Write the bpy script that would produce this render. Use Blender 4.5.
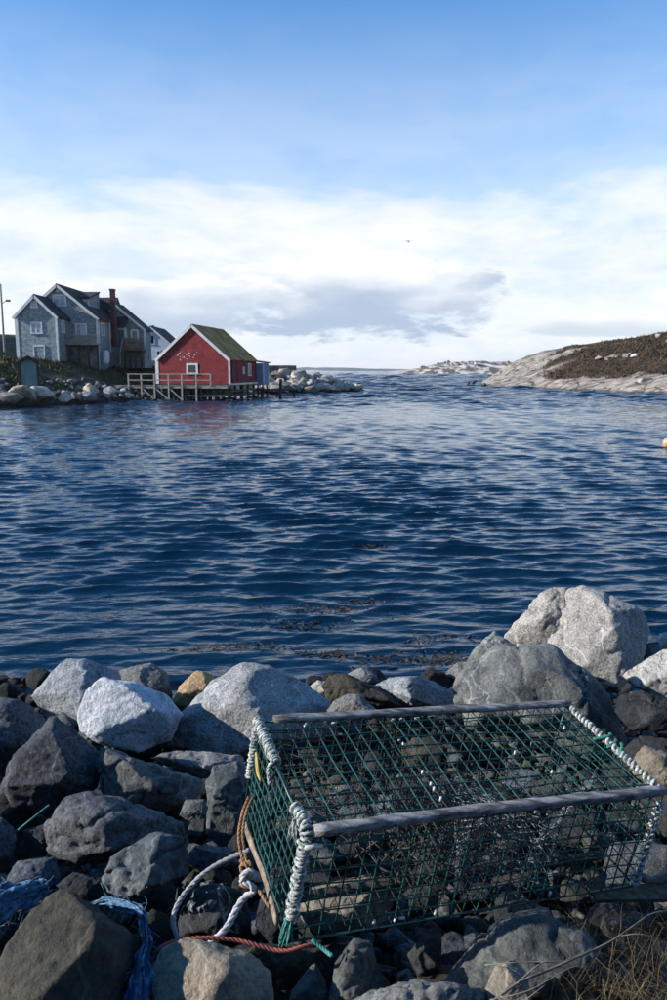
import bpy, bmesh, math, random
import numpy as np
from mathutils import Vector, Matrix
R = math.radians
for o in list(bpy.data.objects): bpy.data.objects.remove(o)
S = bpy.context.scene
COL = S.collection
# ------------------------------------------------------------------ camera
F, HOR, H = 778.0, 371.0, 3.0          # focal length in pixels, horizon row, eye height over the water
PITCH = math.atan((500 - HOR) / F)
cd = bpy.data.cameras.new('camera'); cam = bpy.data.objects.new('camera', cd); COL.objects.link(cam)
cd.sensor_fit = 'VERTICAL'; cd.sensor_height = 36; cd.sensor_width = 24; cd.lens = F / 1000 * 36
cd.clip_start = 0.05; cd.clip_end = 30000
cam.location = (0, 0, H); cam.rotation_euler = (R(90) - PITCH, 0, 0)
S.camera = cam
# ------------------------------------------------------------------ light
SUN_EL, SUN_AZ = R(23), R(-98)          # azimuth from +Y (ahead) towards +X (right): sun stands to the left
sd = Vector((math.sin(SUN_AZ) * math.cos(SUN_EL), math.cos(SUN_AZ) * math.cos(SUN_EL), math.sin(SUN_EL)))
sl = bpy.data.lights.new('sun', 'SUN'); sun = bpy.data.objects.new('sun', sl); COL.objects.link(sun)
sl.energy = 4.9; sl.angle = R(0.6); sl.color = (1, 0.94, 0.87)
sun.rotation_euler = sd.to_track_quat('Z', 'Y').to_euler(); sun.location = (-30, 0, 40)
S.view_settings.view_transform = 'Standard'; S.view_settings.look = 'None'
S.view_settings.exposure = 0.6; S.view_settings.gamma = 1
S.render.engine = 'CYCLES'
S.cycles.use_denoising = True
S.cycles.max_bounces = 6; S.cycles.diffuse_bounces = 2; S.cycles.glossy_bounces = 4
S.cycles.caustics_reflective = False; S.cycles.caustics_refractive = False
S.cycles.sample_clamp_indirect = 6

class NT:
    """small helper round a node tree"""
    def __init__(s, tree):
        s.t = tree; s.n = tree.nodes; s.l = tree.links
    def new(s, ty, **kw):
        n = s.n.new(ty)
        for k, v in kw.items():
            if k == 'inp':
                for a, b in v.items():
                    if isinstance(b, bpy.types.NodeSocket): s.l.new(b, n.inputs[a])
                    else: n.inputs[a].default_value = b
            else: setattr(n, k, v)
        return n
    def math(s, op, a, b=0.0, c=0.0, clamp=False):
        n = s.n.new('ShaderNodeMath'); n.operation = op; n.use_clamp = clamp
        for i, v in enumerate((a, b, c)):
            if isinstance(v, bpy.types.NodeSocket): s.l.new(v, n.inputs[i])
            else: n.inputs[i].default_value = v
        return n.outputs[0]
    def ramp(s, fac, stops, interp='LINEAR'):
        n = s.n.new('ShaderNodeValToRGB'); n.color_ramp.interpolation = interp
        e = n.color_ramp.elements
        while len(e) < len(stops): e.new(0.5)
        for i, (p, c) in enumerate(stops):
            e[i].position = p
            e[i].color = (c, c, c, 1) if isinstance(c, (int, float)) else (*c[:3], 1)
        s.l.new(fac, n.inputs[0]); return n.outputs[0]
    def mix(s, fac, a, b, blend='MIX'):
        n = s.n.new('ShaderNodeMix'); n.data_type = 'RGBA'; n.blend_type = blend
        for i, v in ((0, fac), (6, a), (7, b)):
            if isinstance(v, bpy.types.NodeSocket): s.l.new(v, n.inputs[i])
            elif i == 0: n.inputs[0].default_value = v
            else: n.inputs[i].default_value = (*v[:3], 1)
        return n.outputs[2]
    def noise(s, vec, scale, detail=4, rough=0.55, dist=0.0):
        n = s.new('ShaderNodeTexNoise', inp={'Scale': scale, 'Detail': detail, 'Roughness': rough, 'Distortion': dist})
        if vec is not None: s.l.new(vec, n.inputs['Vector'])
        return n.outputs['Fac']
    def smooth(s, x, a, b):
        n = s.n.new('ShaderNodeMapRange'); n.interpolation_type = 'SMOOTHSTEP'
        s.l.new(x, n.inputs[0]); n.inputs[1].default_value = a; n.inputs[2].default_value = b
        return n.outputs[0]

# ------------------------------------------------------------------ sky with a bank of clouds
W = bpy.data.worlds.new('World'); S.world = W; W.use_nodes = True
N = NT(W.node_tree); N.n.clear()
sky = N.new('ShaderNodeTexSky', sky_type='NISHITA', sun_disc=False)
sky.sun_elevation = SUN_EL; sky.sun_rotation = SUN_AZ; sky.altitude = 0
sky.air_density = 1.0; sky.dust_density = 0.05; sky.ozone_density = 4.0
tc = N.new('ShaderNodeTexCoord')
sep = N.new('ShaderNodeSeparateXYZ', inp={0: tc.outputs['Generated']})
az = N.math('ARCTAN2', sep.outputs[0], sep.outputs[1]); el = N.math('ARCSINE', sep.outputs[2])
cv = N.new('ShaderNodeCombineXYZ', inp={0: N.math('MULTIPLY', sep.outputs[0], 2.0), 1: N.math('MULTIPLY', sep.outputs[1], 2.0), 2: N.math('MULTIPLY', sep.outputs[2], 6.0)}).outputs[0]
n1 = N.noise(cv, 1.7, 7, 0.6, 0.3)
n2 = N.noise(cv, 5.5, 8, 0.62, 0.2)
n3 = N.noise(cv, 3.0, 6, 0.55)
SKYK = 0.15
base = N.new('ShaderNodeVectorMath', operation='SCALE', inp={0: N.new('ShaderNodeHueSaturation', inp={'Saturation': 1.22, 'Color': sky.outputs[0]}).outputs[0], 'Scale': SKYK}).outputs[0]
# a bank that is thick low down, thin veil above it
e1 = N.math('ADD', el, N.math('MULTIPLY', N.math('SUBTRACT', n1, 0.5), -0.20))
bank = N.math('MAXIMUM', N.math('MULTIPLY', N.smooth(e1, 0.27, 0.15), 0.93), N.math('ADD', 0.0, N.math('MULTIPLY', N.smooth(el, 0.46, 0.19), 0.45)))
c_white = N.mix(N.smooth(N.math('ADD', N.math('MULTIPLY', n2, 0.5), N.math('MULTIPLY', n1, 0.5)), 0.36, 0.60), (0.52, 0.585, 0.68), (0.69, 0.695, 0.70))
# cumulus with greyer bases
def cumulus(a0, e0, wa, we, k):
    da = N.math('DIVIDE', N.math('SUBTRACT', az, a0), wa); de = N.math('DIVIDE', N.math('SUBTRACT', el, e0), we)
    q = N.math('SUBTRACT', 1.0, N.math('ADD', N.math('MULTIPLY', da, da), N.math('MULTIPLY', de, de)))
    q = N.math('ADD', q, N.math('MULTIPLY', N.math('SUBTRACT', n2, 0.5), k))
    return N.smooth(q, 0.22, 0.62), N.smooth(N.math('ADD', de, N.math('MULTIPLY', N.math('SUBTRACT', n3, 0.5), 2.4)), 0.8, -0.5)
col = N.mix(bank, base, c_white)
for a0, e0, wa, we, k, amt in ((0.03, 0.096, 0.205, 0.074, 2.8, 0.97), (-0.20, 0.080, 0.20, 0.042, 2.4, 0.85), (0.33, 0.05, 0.12, 0.016, 2.2, 0.5), (0.62, 0.10, 0.2, 0.04, 3, 0.8), (-0.75, 0.09, 0.22, 0.05, 3, 0.8),
                           (1.4, 0.1, 0.3, 0.05, 3, 0.8), (-1.5, 0.1, 0.3, 0.05, 3, 0.8), (2.3, 0.1, 0.3, 0.05, 3, 0.8), (-2.4, 0.1, 0.3, 0.05, 3, 0.8)):
    m, low = cumulus(a0, e0, wa, we, k)
    cc = N.mix(low, (0.76, 0.76, 0.765), (0.31, 0.385, 0.50))
    col = N.mix(N.math('MULTIPLY', m, amt), col, cc)
bg = N.new('ShaderNodeBackground', inp={'Color': col, 'Strength': 1.0})
wo = N.new('ShaderNodeOutputWorld', inp={'Surface': bg.outputs[0]})

# ------------------------------------------------------------------ pixel -> place helpers
FW = Vector((0, math.cos(PITCH), -math.sin(PITCH))); UP = Vector((0, math.sin(PITCH), math.cos(PITCH))); EYE = Vector((0, 0, H))
def ray(x, y): return FW + Vector((1, 0, 0)) * ((x - 333.5) / F) - UP * ((y - 500) / F)
def at(x, y, Y):
    r = ray(x, y); return EYE + r * (Y / r.y)
def atz(x, y, z):
    r = ray(x, y); return EYE + r * ((z - H) / r.z)
def ground_z(Y): return 1.60 - 0.22 * Y
def atg(x, y, lift=0.0):                # where the pixel's ray meets the sloping shore, lifted
    r = ray(x, y); t = (1.60 + lift - H) / (r.z + 0.22 * r.y); return EYE + r * t

# ------------------------------------------------------------------ materials
def newmat(name):
    m = bpy.data.materials.new(name); m.use_nodes = True
    N = NT(m.node_tree); b = N.n['Principled BSDF']; return m, N, b
def simple(name, c1, c2=None, scale=4.0, rough=0.7, bump=0.3, bscale=None, bdist=0.01, stretch=(1, 1, 1), coord='Object', spec=0.5, metal=0.0, detail=6, lo=0.35, hi=0.65):
    m, N, b = newmat(name)
    tc = N.new('ShaderNodeTexCoord')
    mp = N.new('ShaderNodeMapping', inp={'Vector': tc.outputs[coord], 'Scale': stretch}).outputs[0]
    n = N.noise(mp, scale, detail, 0.6)
    c2 = c2 or tuple(v * 0.6 for v in c1)
    N.l.new(N.ramp(n, [(lo, c2), (hi, c1)]), b.inputs['Base Color'])
    b.inputs['Roughness'].default_value = rough; b.inputs['Specular IOR Level'].default_value = spec; b.inputs['Metallic'].default_value = metal
    if bump:
        bn = N.new('ShaderNodeBump', inp={'Strength': bump, 'Distance': bdist, 'Height': N.noise(mp, bscale or scale * 3, 6, 0.6)})
        N.l.new(bn.outputs[0], b.inputs['Normal'])
    return m
def granite(name, light, mid, dark, speck=0.5, sscale=55, bump=0.6, stain=None, rough=0.85, crack=0.0, fine=1.0):
    m, N, b = newmat(name)
    tc = N.new('ShaderNodeTexCoord'); oi = N.new('ShaderNodeObjectInfo')
    off = N.new('ShaderNodeVectorMath', operation='SCALE', inp={0: (13.7, 7.1, 29.3), 'Scale': oi.outputs['Random']}).outputs[0]
    v = N.new('ShaderNodeVectorMath', operation='ADD', inp={0: tc.outputs['Object'], 1: off}).outputs[0]
    big = N.noise(v, 2.6, 7, 0.62); med = N.noise(v, 11, 6, 0.65); sp = N.noise(v, sscale, 3, 0.6); sp2 = N.noise(v, sscale * 0.47, 4, 0.7)
    c = N.ramp(big, [(0.34, mid), (0.62, light)])
    c = N.mix(N.math('MULTIPLY', N.smooth(med, 0.50, 0.74), 0.6), c, dark)
    sp3 = N.noise(v, sscale * 1.9, 2, 0.5)
    c = N.mix(N.math('MULTIPLY', N.smooth(sp, 0.50, 0.64), speck * 0.75), c, dark)
    c = N.mix(N.math('MULTIPLY', N.smooth(sp3, 0.55, 0.66), speck * 0.6), c, dark)
    c = N.mix(N.math('MULTIPLY', N.smooth(sp2, 0.60, 0.70), speck * 0.5), c, dark)
    c = N.mix(N.math('MULTIPLY', N.smooth(sp, 0.44, 0.33), speck * 0.5), c, tuple(min(0.75, x * 1.5) for x in light))
    wv_ = N.new('ShaderNodeTexWave', inp={'Vector': v, 'Scale': 1.3, 'Distortion': 9.0, 'Detail': 5.0, 'Detail Scale': 1.6}).outputs['Fac']
    c = N.mix(N.math('MULTIPLY', N.smooth(wv_, 0.985, 1.0), 0.35), c, tuple(min(0.75, x * 1.7) for x in light))
    lich = N.math('MULTIPLY', N.smooth(N.noise(v, 7.0, 5, 0.7), 0.61, 0.66), N.smooth(N.noise(v, 1.6, 3), 0.48, 0.6))
    c = N.mix(N.math('MULTIPLY', lich, 0.5), c, tuple(min(0.6, 0.5 * x + 0.5 * y) for x, y in zip(light, (0.36, 0.36, 0.30))))
    if stain:
        c = N.mix(N.math('MULTIPLY', N.smooth(N.noise(v, 1.9, 5, 0.6), 0.56, 0.72), 0.75), c, stain)
    if crack:
        vor = N.new('ShaderNodeTexVoronoi', feature='DISTANCE_TO_EDGE', inp={'Vector': N.new('ShaderNodeVectorMath', operation='ADD', inp={0: v, 1: N.new('ShaderNodeVectorMath', operation='SCALE', inp={0: N.new('ShaderNodeTexNoise', inp={'Vector': v, 'Scale': 3.0, 'Detail': 5.0}).outputs['Color'], 'Scale': 0.5}).outputs[0]}).outputs[0], 'Scale': 2.3}).outputs['Distance']
        c = N.mix(N.math('MULTIPLY', N.smooth(vor, 0.02, 0.0), crack), c, tuple(min(1, x * 1.9) for x in light))
    wob = N.new('ShaderNodeVectorMath', operation='ADD', inp={0: v, 1: N.new('ShaderNodeVectorMath', operation='SCALE', inp={0: N.new('ShaderNodeTexNoise', inp={'Vector': v, 'Scale': 4.0, 'Detail': 6.0}).outputs['Color'], 'Scale': 0.45}).outputs[0]}).outputs[0]
    ck = N.new('ShaderNodeTexVoronoi', feature='DISTANCE_TO_EDGE', inp={'Vector': wob, 'Scale': 3.1}).outputs['Distance']
    ckm = N.math('MULTIPLY', N.smooth(ck, 0.016, 0.002), N.smooth(N.noise(v, 2.2, 3), 0.53, 0.63))
    c = N.mix(N.math('MULTIPLY', ckm, 0.6), c, tuple(x * 1.2 for x in dark))
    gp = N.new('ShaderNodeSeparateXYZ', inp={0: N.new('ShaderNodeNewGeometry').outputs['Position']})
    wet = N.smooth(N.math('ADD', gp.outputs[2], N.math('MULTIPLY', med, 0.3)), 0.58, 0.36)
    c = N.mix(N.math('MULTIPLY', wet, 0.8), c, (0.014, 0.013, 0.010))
    br = N.math('ADD', 0.78, N.math('MULTIPLY', oi.outputs['Random'], 0.42))
    c = N.mix(1.0, c, N.new('ShaderNodeCombineColor', inp={0: br, 1: br, 2: br}).outputs[0], 'MULTIPLY')
    tint = N.ramp(N.math('FRACT', N.math('MULTIPLY', oi.outputs['Random'], 7.3)), [(0.0, (1.06, 1.0, 0.90)), (0.5, (1.0, 1.0, 0.98)), (1.0, (0.90, 0.98, 1.06))])
    c = N.mix(1.0, c, tint, 'MULTIPLY')
    N.l.new(c, b.inputs['Base Color']); b.inputs['Roughness'].default_value = rough; b.inputs['Specular IOR Level'].default_value = 0.35
    vr = N.new('ShaderNodeTexVoronoi', feature='F1', inp={'Vector': N.new('ShaderNodeVectorMath', operation='ADD', inp={0: v, 1: N.new('ShaderNodeVectorMath', operation='SCALE', inp={0: N.new('ShaderNodeTexNoise', inp={'Vector': v, 'Scale': 6.0, 'Detail': 4.0}).outputs['Color'], 'Scale': 0.12}).outputs[0]}).outputs[0], 'Scale': 7.0}).outputs['Distance']
    h = N.math('ADD', N.math('MULTIPLY', N.noise(v, 9, 9, 0.7), 0.55), N.math('MULTIPLY', N.noise(v, 46, 6, 0.7), 0.3 * fine)); h = N.math('SUBTRACT', N.math('ADD', h, N.math('MULTIPLY', vr, 0.12)), N.math('MULTIPLY', ckm, 0.35))
    bn = N.new('ShaderNodeBump', inp={'Strength': bump, 'Distance': 0.05, 'Height': h})
    N.l.new(bn.outputs[0], b.inputs['Normal'])
    return m
M = {}
M['g_light'] = granite('granite_light', (0.43, 0.43, 0.425), (0.25, 0.255, 0.26), (0.04, 0.042, 0.047), 0.75, 70, 1.0)
M['g_white'] = granite('granite_pale', (0.60, 0.60, 0.60), (0.42, 0.425, 0.43), (0.09, 0.092, 0.10), 0.6, 66, 0.9)
M['g_mid'] = granite('granite_grey', (0.23, 0.235, 0.235), (0.115, 0.12, 0.124), (0.02, 0.021, 0.024), 0.65, 66, 1.0)
M['g_darkblue'] = granite('granite_dark', (0.14, 0.155, 0.175), (0.026, 0.032, 0.041), (0.007, 0.008, 0.011), 0.75, 52, 1.0)
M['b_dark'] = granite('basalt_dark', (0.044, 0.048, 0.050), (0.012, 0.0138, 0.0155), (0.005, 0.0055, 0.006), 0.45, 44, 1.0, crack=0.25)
M['b_green'] = granite('basalt_greenish', (0.16, 0.174, 0.168), (0.034, 0.040, 0.041), (0.011, 0.013, 0.014), 0.5, 46, 1.0, crack=0.4)
M['b_mid'] = granite('basalt_grey', (0.23, 0.245, 0.24), (0.075, 0.085, 0.086), (0.018, 0.02, 0.021), 0.5, 50, 1.0, crack=0.6)
M['tan'] = granite('sandstone_tan', (0.30, 0.265, 0.21), (0.16, 0.142, 0.115), (0.045, 0.04, 0.033), 0.5, 50, 0.9)
M['ochre'] = granite('granite_ochre', (0.54, 0.37, 0.17), (0.40, 0.29, 0.17), (0.14, 0.105, 0.07), 0.45, 50, 0.8, stain=(0.30, 0.30, 0.31))
M['olive'] = granite('basalt_olive', (0.085, 0.08, 0.062), (0.034, 0.033, 0.027), (0.010, 0.010, 0.008), 0.45, 40, 0.9)
M['moss'] = granite('mossy_stone', (0.11, 0.082, 0.042), (0.045, 0.04, 0.022), (0.013, 0.013, 0.009), 0.4, 40, 0.9, stain=(0.045, 0.052, 0.016))
M['gravel'] = granite('shore_gravel', (0.02, 0.0195, 0.018), (0.009, 0.009, 0.009), (0.003, 0.003, 0.003), 0.5, 30, 1.0)  # ground near black: the shade between the rocks is put into its colour
M['far_pale'] = granite('far_granite_pale', (0.50, 0.455, 0.40), (0.27, 0.245, 0.22), (0.12, 0.115, 0.11), 0.35, 6, 0.8, stain=(0.40, 0.31, 0.22))
M['far_grey'] = granite('far_granite_grey', (0.26, 0.25, 0.23), (0.12, 0.115, 0.11), (0.06, 0.06, 0.06), 0.3, 6, 0.8, stain=(0.22, 0.17, 0.12))
M['far_dark'] = granite('far_rock_dark', (0.10, 0.095, 0.085), (0.05, 0.048, 0.045), (0.02, 0.02, 0.02), 0.3, 6, 0.8)

# ------------------------------------------------------------------ mesh helpers
def tag(o, label=None, cat=None, group=None, kind=None):
    if label: o['label'] = label
    if cat: o['category'] = cat
    if group: o['group'] = group
    if kind: o['kind'] = kind
    return o
def link(name, me, mats, parent=None, loc=(0, 0, 0)):
    o = bpy.data.objects.new(name, me); COL.objects.link(o)
    for m in (mats if isinstance(mats, (list, tuple)) else [mats]):
        if m and m.name not in [x.name for x in me.materials if x]: me.materials.append(m)
    o.location = loc
    if parent: o.parent = parent
    return o
def empty(name, loc=(0, 0, 0), rz=0.0):
    o = bpy.data.objects.new(name, None); COL.objects.link(o); o.location = loc; o.rotation_euler = (0, 0, rz); o.empty_display_size = 0.1; return o
def mesh_np(name, V, Fq, smooth=True):
    """big mesh from arrays; Fq is an (n,3) or (n,4) index array"""
    me = bpy.data.meshes.new(name); V = np.asarray(V, np.float32); Fq = np.asarray(Fq, np.int32)
    n, k = Fq.shape
    me.vertices.add(len(V)); me.vertices.foreach_set('co', V.ravel())
    me.loops.add(n * k); me.loops.foreach_set('vertex_index', Fq.ravel())
    me.polygons.add(n); me.polygons.foreach_set('loop_start', np.arange(0, n * k, k, dtype=np.int32))
    me.update(calc_edges=True)
    if smooth: me.polygons.foreach_set('use_smooth', np.ones(n, bool))
    me.validate(); return me
class MB:
    def __init__(s): s.v = []; s.f = []; s.m = []
    def add(s, vs, fs, mi=0):
        k = len(s.v); s.v += [tuple(v) for v in vs]
        for f in fs: s.f.append([k + i for i in f]); s.m.append(mi)
    def box(s, a, b, mi=0, jit=0.0):
        x0, y0, z0 = a; x1, y1, z1 = b
        vs = [(x0, y0, z0), (x1, y0, z0), (x1, y1, z0), (x0, y1, z0), (x0, y0, z1), (x1, y0, z1), (x1, y1, z1), (x0, y1, z1)]
        if jit: vs = [tuple(c + random.uniform(-jit, jit) for c in v) for v in vs]
        s.add(vs, [(3, 2, 1, 0), (4, 5, 6, 7), (0, 1, 5, 4), (1, 2, 6, 5), (2, 3, 7, 6), (3, 0, 4, 7)], mi); return s
    def bar(s, p, q, w, h, mi=0, up=(0, 0, 1)):
        p = Vector(p); q = Vector(q); d = (q - p).normalized(); up = Vector(up)
        if abs(d.dot(up)) > 0.98: up = Vector((0, 1, 0))
        sx = d.cross(up).normalized(); sz = sx.cross(d)
        vs = [c + sx * (a * w / 2) + sz * (b * h / 2) for c in (p, q) for a, b in ((-1, -1), (1, -1), (1, 1), (-1, 1))]
        s.add(vs, [(0, 1, 2, 3), (7, 6, 5, 4), (0, 4, 5, 1), (1, 5, 6, 2), (2, 6, 7, 3), (3, 7, 4, 0)], mi); return s
    def prism(s, poly, vec, mi=0):
        """poly: list of points, extruded along vec"""
        n = len(poly); P = [Vector(p) for p in poly]; v = Vector(vec)
        s.add(P + [p + v for p in P], [tuple(range(n)), tuple(range(2 * n - 1, n - 1, -1))] + [(i, (i + n), (i + 1) % n + n, (i + 1) % n) for i in range(n)], mi); return s
    def tube(s, pts, r, sides=6, mi=0, cap=True, taper=None):
        P = [Vector(p) for p in pts]; n = len(P); k = len(s.v)
        t0 = (P[1] - P[0]).normalized(); ref = Vector((0, 0, 1)) if abs(t0.z) < 0.9 else Vector((1, 0, 0))
        u = t0.cross(ref).normalized()
        for i in range(n):
            t = (P[min(i + 1, n - 1)] - P[max(i - 1, 0)])
            t = t.normalized() if t.length > 1e-9 else t0
            u = (u - t * u.dot(t));  u = u.normalized() if u.length > 1e-9 else t.orthogonal().normalized()
            w = t.cross(u); rr = r if taper is None else r * taper[i]
            for j in range(sides):
                a = 2 * math.pi * j / sides; s.v.append(tuple(P[i] + (u * math.cos(a) + w * math.sin(a)) * rr))
        for i in range(n - 1):
            for j in range(sides):
                s.f.append([k + i * sides + j, k + i * sides + (j + 1) % sides, k + (i + 1) * sides + (j + 1) % sides, k + (i + 1) * sides + j]); s.m.append(mi)
        if cap:
            s.f.append([k + j for j in range(sides)][::-1]); s.m.append(mi)
            s.f.append([k + (n - 1) * sides + j for j in range(sides)]); s.m.append(mi)
        return s
    def mesh(s, name, mats, smooth=False, normals=True):
        me = bpy.data.meshes.new(name); me.from_pydata(s.v, [], s.f)
        for m in (mats if isinstance(mats, (list, tuple)) else [mats]): me.materials.append(m)
        me.polygons.foreach_set('material_index', s.m)
        if smooth: me.polygons.foreach_set('use_smooth', [True] * len(s.f))
        me.update()
        if normals:
            bm = bmesh.new(); bm.from_mesh(me); bmesh.ops.recalc_face_normals(bm, faces=bm.faces); bm.to_mesh(me); bm.free()
        return me
    def build(s, name, mats, parent=None, smooth=False, loc=None):
        """vertices are given in world space; the parent's place is taken off"""
        if parent is not None:
            inv = parent.matrix_basis.inverted() if parent.parent is None else (parent.parent.matrix_basis @ parent.matrix_basis).inverted()
            s.v = [tuple(inv @ Vector(v)) for v in s.v]
        elif loc is None:
            V = np.array(s.v); c = (V.min(0) + V.max(0)) / 2; loc = (c[0], c[1], V.min(0)[2]); s.v = [tuple(v) for v in V - np.array(loc)]
        else: s.v = [tuple(Vector(v) - Vector(loc)) for v in s.v]
        o = bpy.data.objects.new(name, s.mesh(name, mats, smooth)); COL.objects.link(o)
        if parent is not None: o.parent = parent
        else: o.location = loc
        return o
def catmull(pts, n=8):
    P = [Vector(p) for p in pts]; P = [P[0] * 2 - P[1]] + P + [P[-1] * 2 - P[-2]]; out = []
    for i in range(1, len(P) - 2):
        a, b, c, d = P[i - 1:i + 3]
        for k in range(n):
            t = k / n; out.append(0.5 * ((2 * b) + (c - a) * t + (2 * a - 5 * b + 4 * c - d) * t * t + (3 * b - a - 3 * c + d) * t ** 3))
    out.append(P[-2]); return out
def rope_mb(mb, pts, r, pitch=7.0, strands=3, n=10, mi=0):
    """laid rope: twisted strands round a smooth path"""
    P = catmull(pts, n); L = [0.0]
    for a, b in zip(P, P[1:]): L.append(L[-1] + (b - a).length)
    m = max(12, int(L[-1] / (r * 1.1))); Q = []; j = 0
    for i in range(m + 1):
        s_ = L[-1] * i / m
        while j < len(L) - 2 and L[j + 1] < s_: j += 1
        t = (s_ - L[j]) / max(1e-9, L[j + 1] - L[j]); Q.append(P[j].lerp(P[j + 1], min(1, t)))
    u = (Q[1] - Q[0]).orthogonal().normalized(); frames = []
    for i in range(m + 1):
        t = (Q[min(i + 1, m)] - Q[max(i - 1, 0)]).normalized(); u = (u - t * u.dot(t)).normalized(); frames.append((u.copy(), t.cross(u)))
    for k in range(strands):
        pts2 = []
        for i in range(m + 1):
            a = 2 * math.pi * (k / strands + (L[-1] * i / m) / (pitch * r)); pts2.append(Q[i] + (frames[i][0] * math.cos(a) + frames[i][1] * math.sin(a)) * r * 0.5)
        mb.tube(pts2, r * 0.58, 5, mi)
    return mb

# ------------------------------------------------------------------ numpy noise
def _hash(ix, iy, iz, seed):
    h = (ix * 374761393 + iy * 668265263 + iz * 2147483647 + seed * 974711) & 0xFFFFFFFF
    h = ((h ^ (h >> 13)) * 1274126177) & 0xFFFFFFFF
    return ((h ^ (h >> 16)) & 0xFFFFFF) / float(0xFFFFFF)
def vnoise(P, seed=0):
    P = np.asarray(P, float); I = np.floor(P).astype(np.int64); f = P - I; u = f * f * f * (f * (f * 6 - 15) + 10); r = 0
    for dx in (0, 1):
        for dy in (0, 1):
            for dz in (0, 1):
                w = (u[:, 0] if dx else 1 - u[:, 0]) * (u[:, 1] if dy else 1 - u[:, 1]) * (u[:, 2] if dz else 1 - u[:, 2])
                r = r + w * _hash(I[:, 0] + dx, I[:, 1] + dy, I[:, 2] + dz, seed)
    return r * 2 - 1
def fbm(P, oct=4, seed=0, gain=0.5):
    a = 1; r = 0; t = 0
    for i in range(oct): r = r + a * vnoise(P * (2 ** i) + 17.3 * i, seed + i); t += a; a *= gain
    return r / t
def smoothstep(x, a, b):
    t = np.clip((x - a) / (b - a), 0, 1); return t * t * (3 - 2 * t)

# ================================================================== WATER
m, N, b = newmat('sea_water')
b.inputs['Base Color'].default_value = (0.001, 0.014, 0.034, 1); b.inputs['Roughness'].default_value = 0.03; b.inputs['IOR'].default_value = 1.33
tc = N.new('ShaderNodeTexCoord')
def wv(sx, sy, sc, det, seed):
    mp = N.new('ShaderNodeMapping', inp={'Vector': tc.outputs['Object'], 'Scale': (sx, sy, 1), 'Location': (seed, seed * 2.3, seed), 'Rotation': (0, 0, R(-6))})
    return N.noise(mp.outputs[0], sc, det, 0.55, 0.4)
sx_ = N.new('ShaderNodeSeparateXYZ', inp={0: tc.outputs['Object']}); far = N.smooth(sx_.outputs[1], 45, 150)
hgt = N.math('ADD', N.math('MULTIPLY', wv(0.35, 1, 1.5, 4, 1.0), N.math('ADD', 0.05, N.math('MULTIPLY', far, 0.8))), N.math('MULTIPLY', wv(0.3, 1, 5.0, 3, 5.0), N.math('ADD', 0.042, N.math('MULTIPLY', far, 0.06))))
hgt = N.math('ADD', hgt, N.math('MULTIPLY', wv(0.45, 1, 13, 3, 9.0), 0.011))
bn = N.new('ShaderNodeBump', inp={'Strength': 1.0, 'Distance': 0.42, 'Height': hgt}); N.l.new(bn.outputs[0], b.inputs['Normal'])
M['water'] = m
def make_water():
    rng = np.random.default_rng(4)
    d = [4.2]
    while d[-1] < 1400: d.append(d[-1] + max(0.032, 0.0024 * d[-1] ** 1.12))
    d = np.array(d + [1500, 1800, 2400, 3500, 5000, 6400])
    th = np.linspace(-0.70, 0.70, 430)
    D, T = np.meshgrid(d, th, indexing='ij'); X = D * np.tan(T); Y = D.copy(); Z = np.zeros_like(X)
    sp = np.gradient(d)[:, None] * np.ones_like(T)
    sp = np.maximum(sp, (D * (th[1] - th[0]) * 0.5))
    DX = np.zeros_like(X); DY = np.zeros_like(X)
    for i in range(130):
        lam = 0.11 * (0.85 / 0.11) ** rng.random(); k = 2 * math.pi / lam
        a = rng.normal(-1.5, 0.22 if lam > 0.4 else 0.36); amp = 0.0051 * lam ** 0.97 * rng.uniform(0.5, 1.3)
        att = smoothstep(lam / sp, 2.0, 3.6)
        ph = k * (math.cos(a) * X + math.sin(a) * Y) + rng.uniform(0, 6.28)
        Z += amp * att * np.cos(ph); DX -= amp * att * math.cos(a) * np.sin(ph); DY -= amp * att * math.sin(a) * np.sin(ph)
    for i in range(60):                   # longer chop out on the open water
        lam = 1.0 * (16 / 1.0) ** rng.random(); k = 2 * math.pi / lam; a = rng.normal(-1.5, 0.35); amp = 0.075 * lam / 6.28 * rng.uniform(0.6, 1.3)
        att = smoothstep(lam / sp, 2.6, 4.0) * smoothstep(lam / sp, 12, 7) * smoothstep(D, 38, 90)
        ph = k * (math.cos(a) * X + math.sin(a) * Y) + rng.uniform(0, 6.28)
        Z += amp * att * np.cos(ph)
    calm = 0.5 + 0.5 * smoothstep(D, 6, 14)
    patch = fbm(np.stack([X.ravel() * 0.16, Y.ravel() * 0.045, 0 * X.ravel()], 1), 3, 3).reshape(X.shape) * 0.75 + 1.0
    V = np.stack([X + DX * calm, Y + DY * calm, Z * calm * patch], -1).reshape(-1, 3)
    r, c = X.shape; i = np.arange(r * c).reshape(r, c)
    Q = np.stack([i[:-1, :-1], i[:-1, 1:], i[1:, 1:], i[1:, :-1]], -1).reshape(-1, 4)
    o = link('water', mesh_np('water', V, Q), M['water']); tag(o, kind='structure')
make_water()

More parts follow.
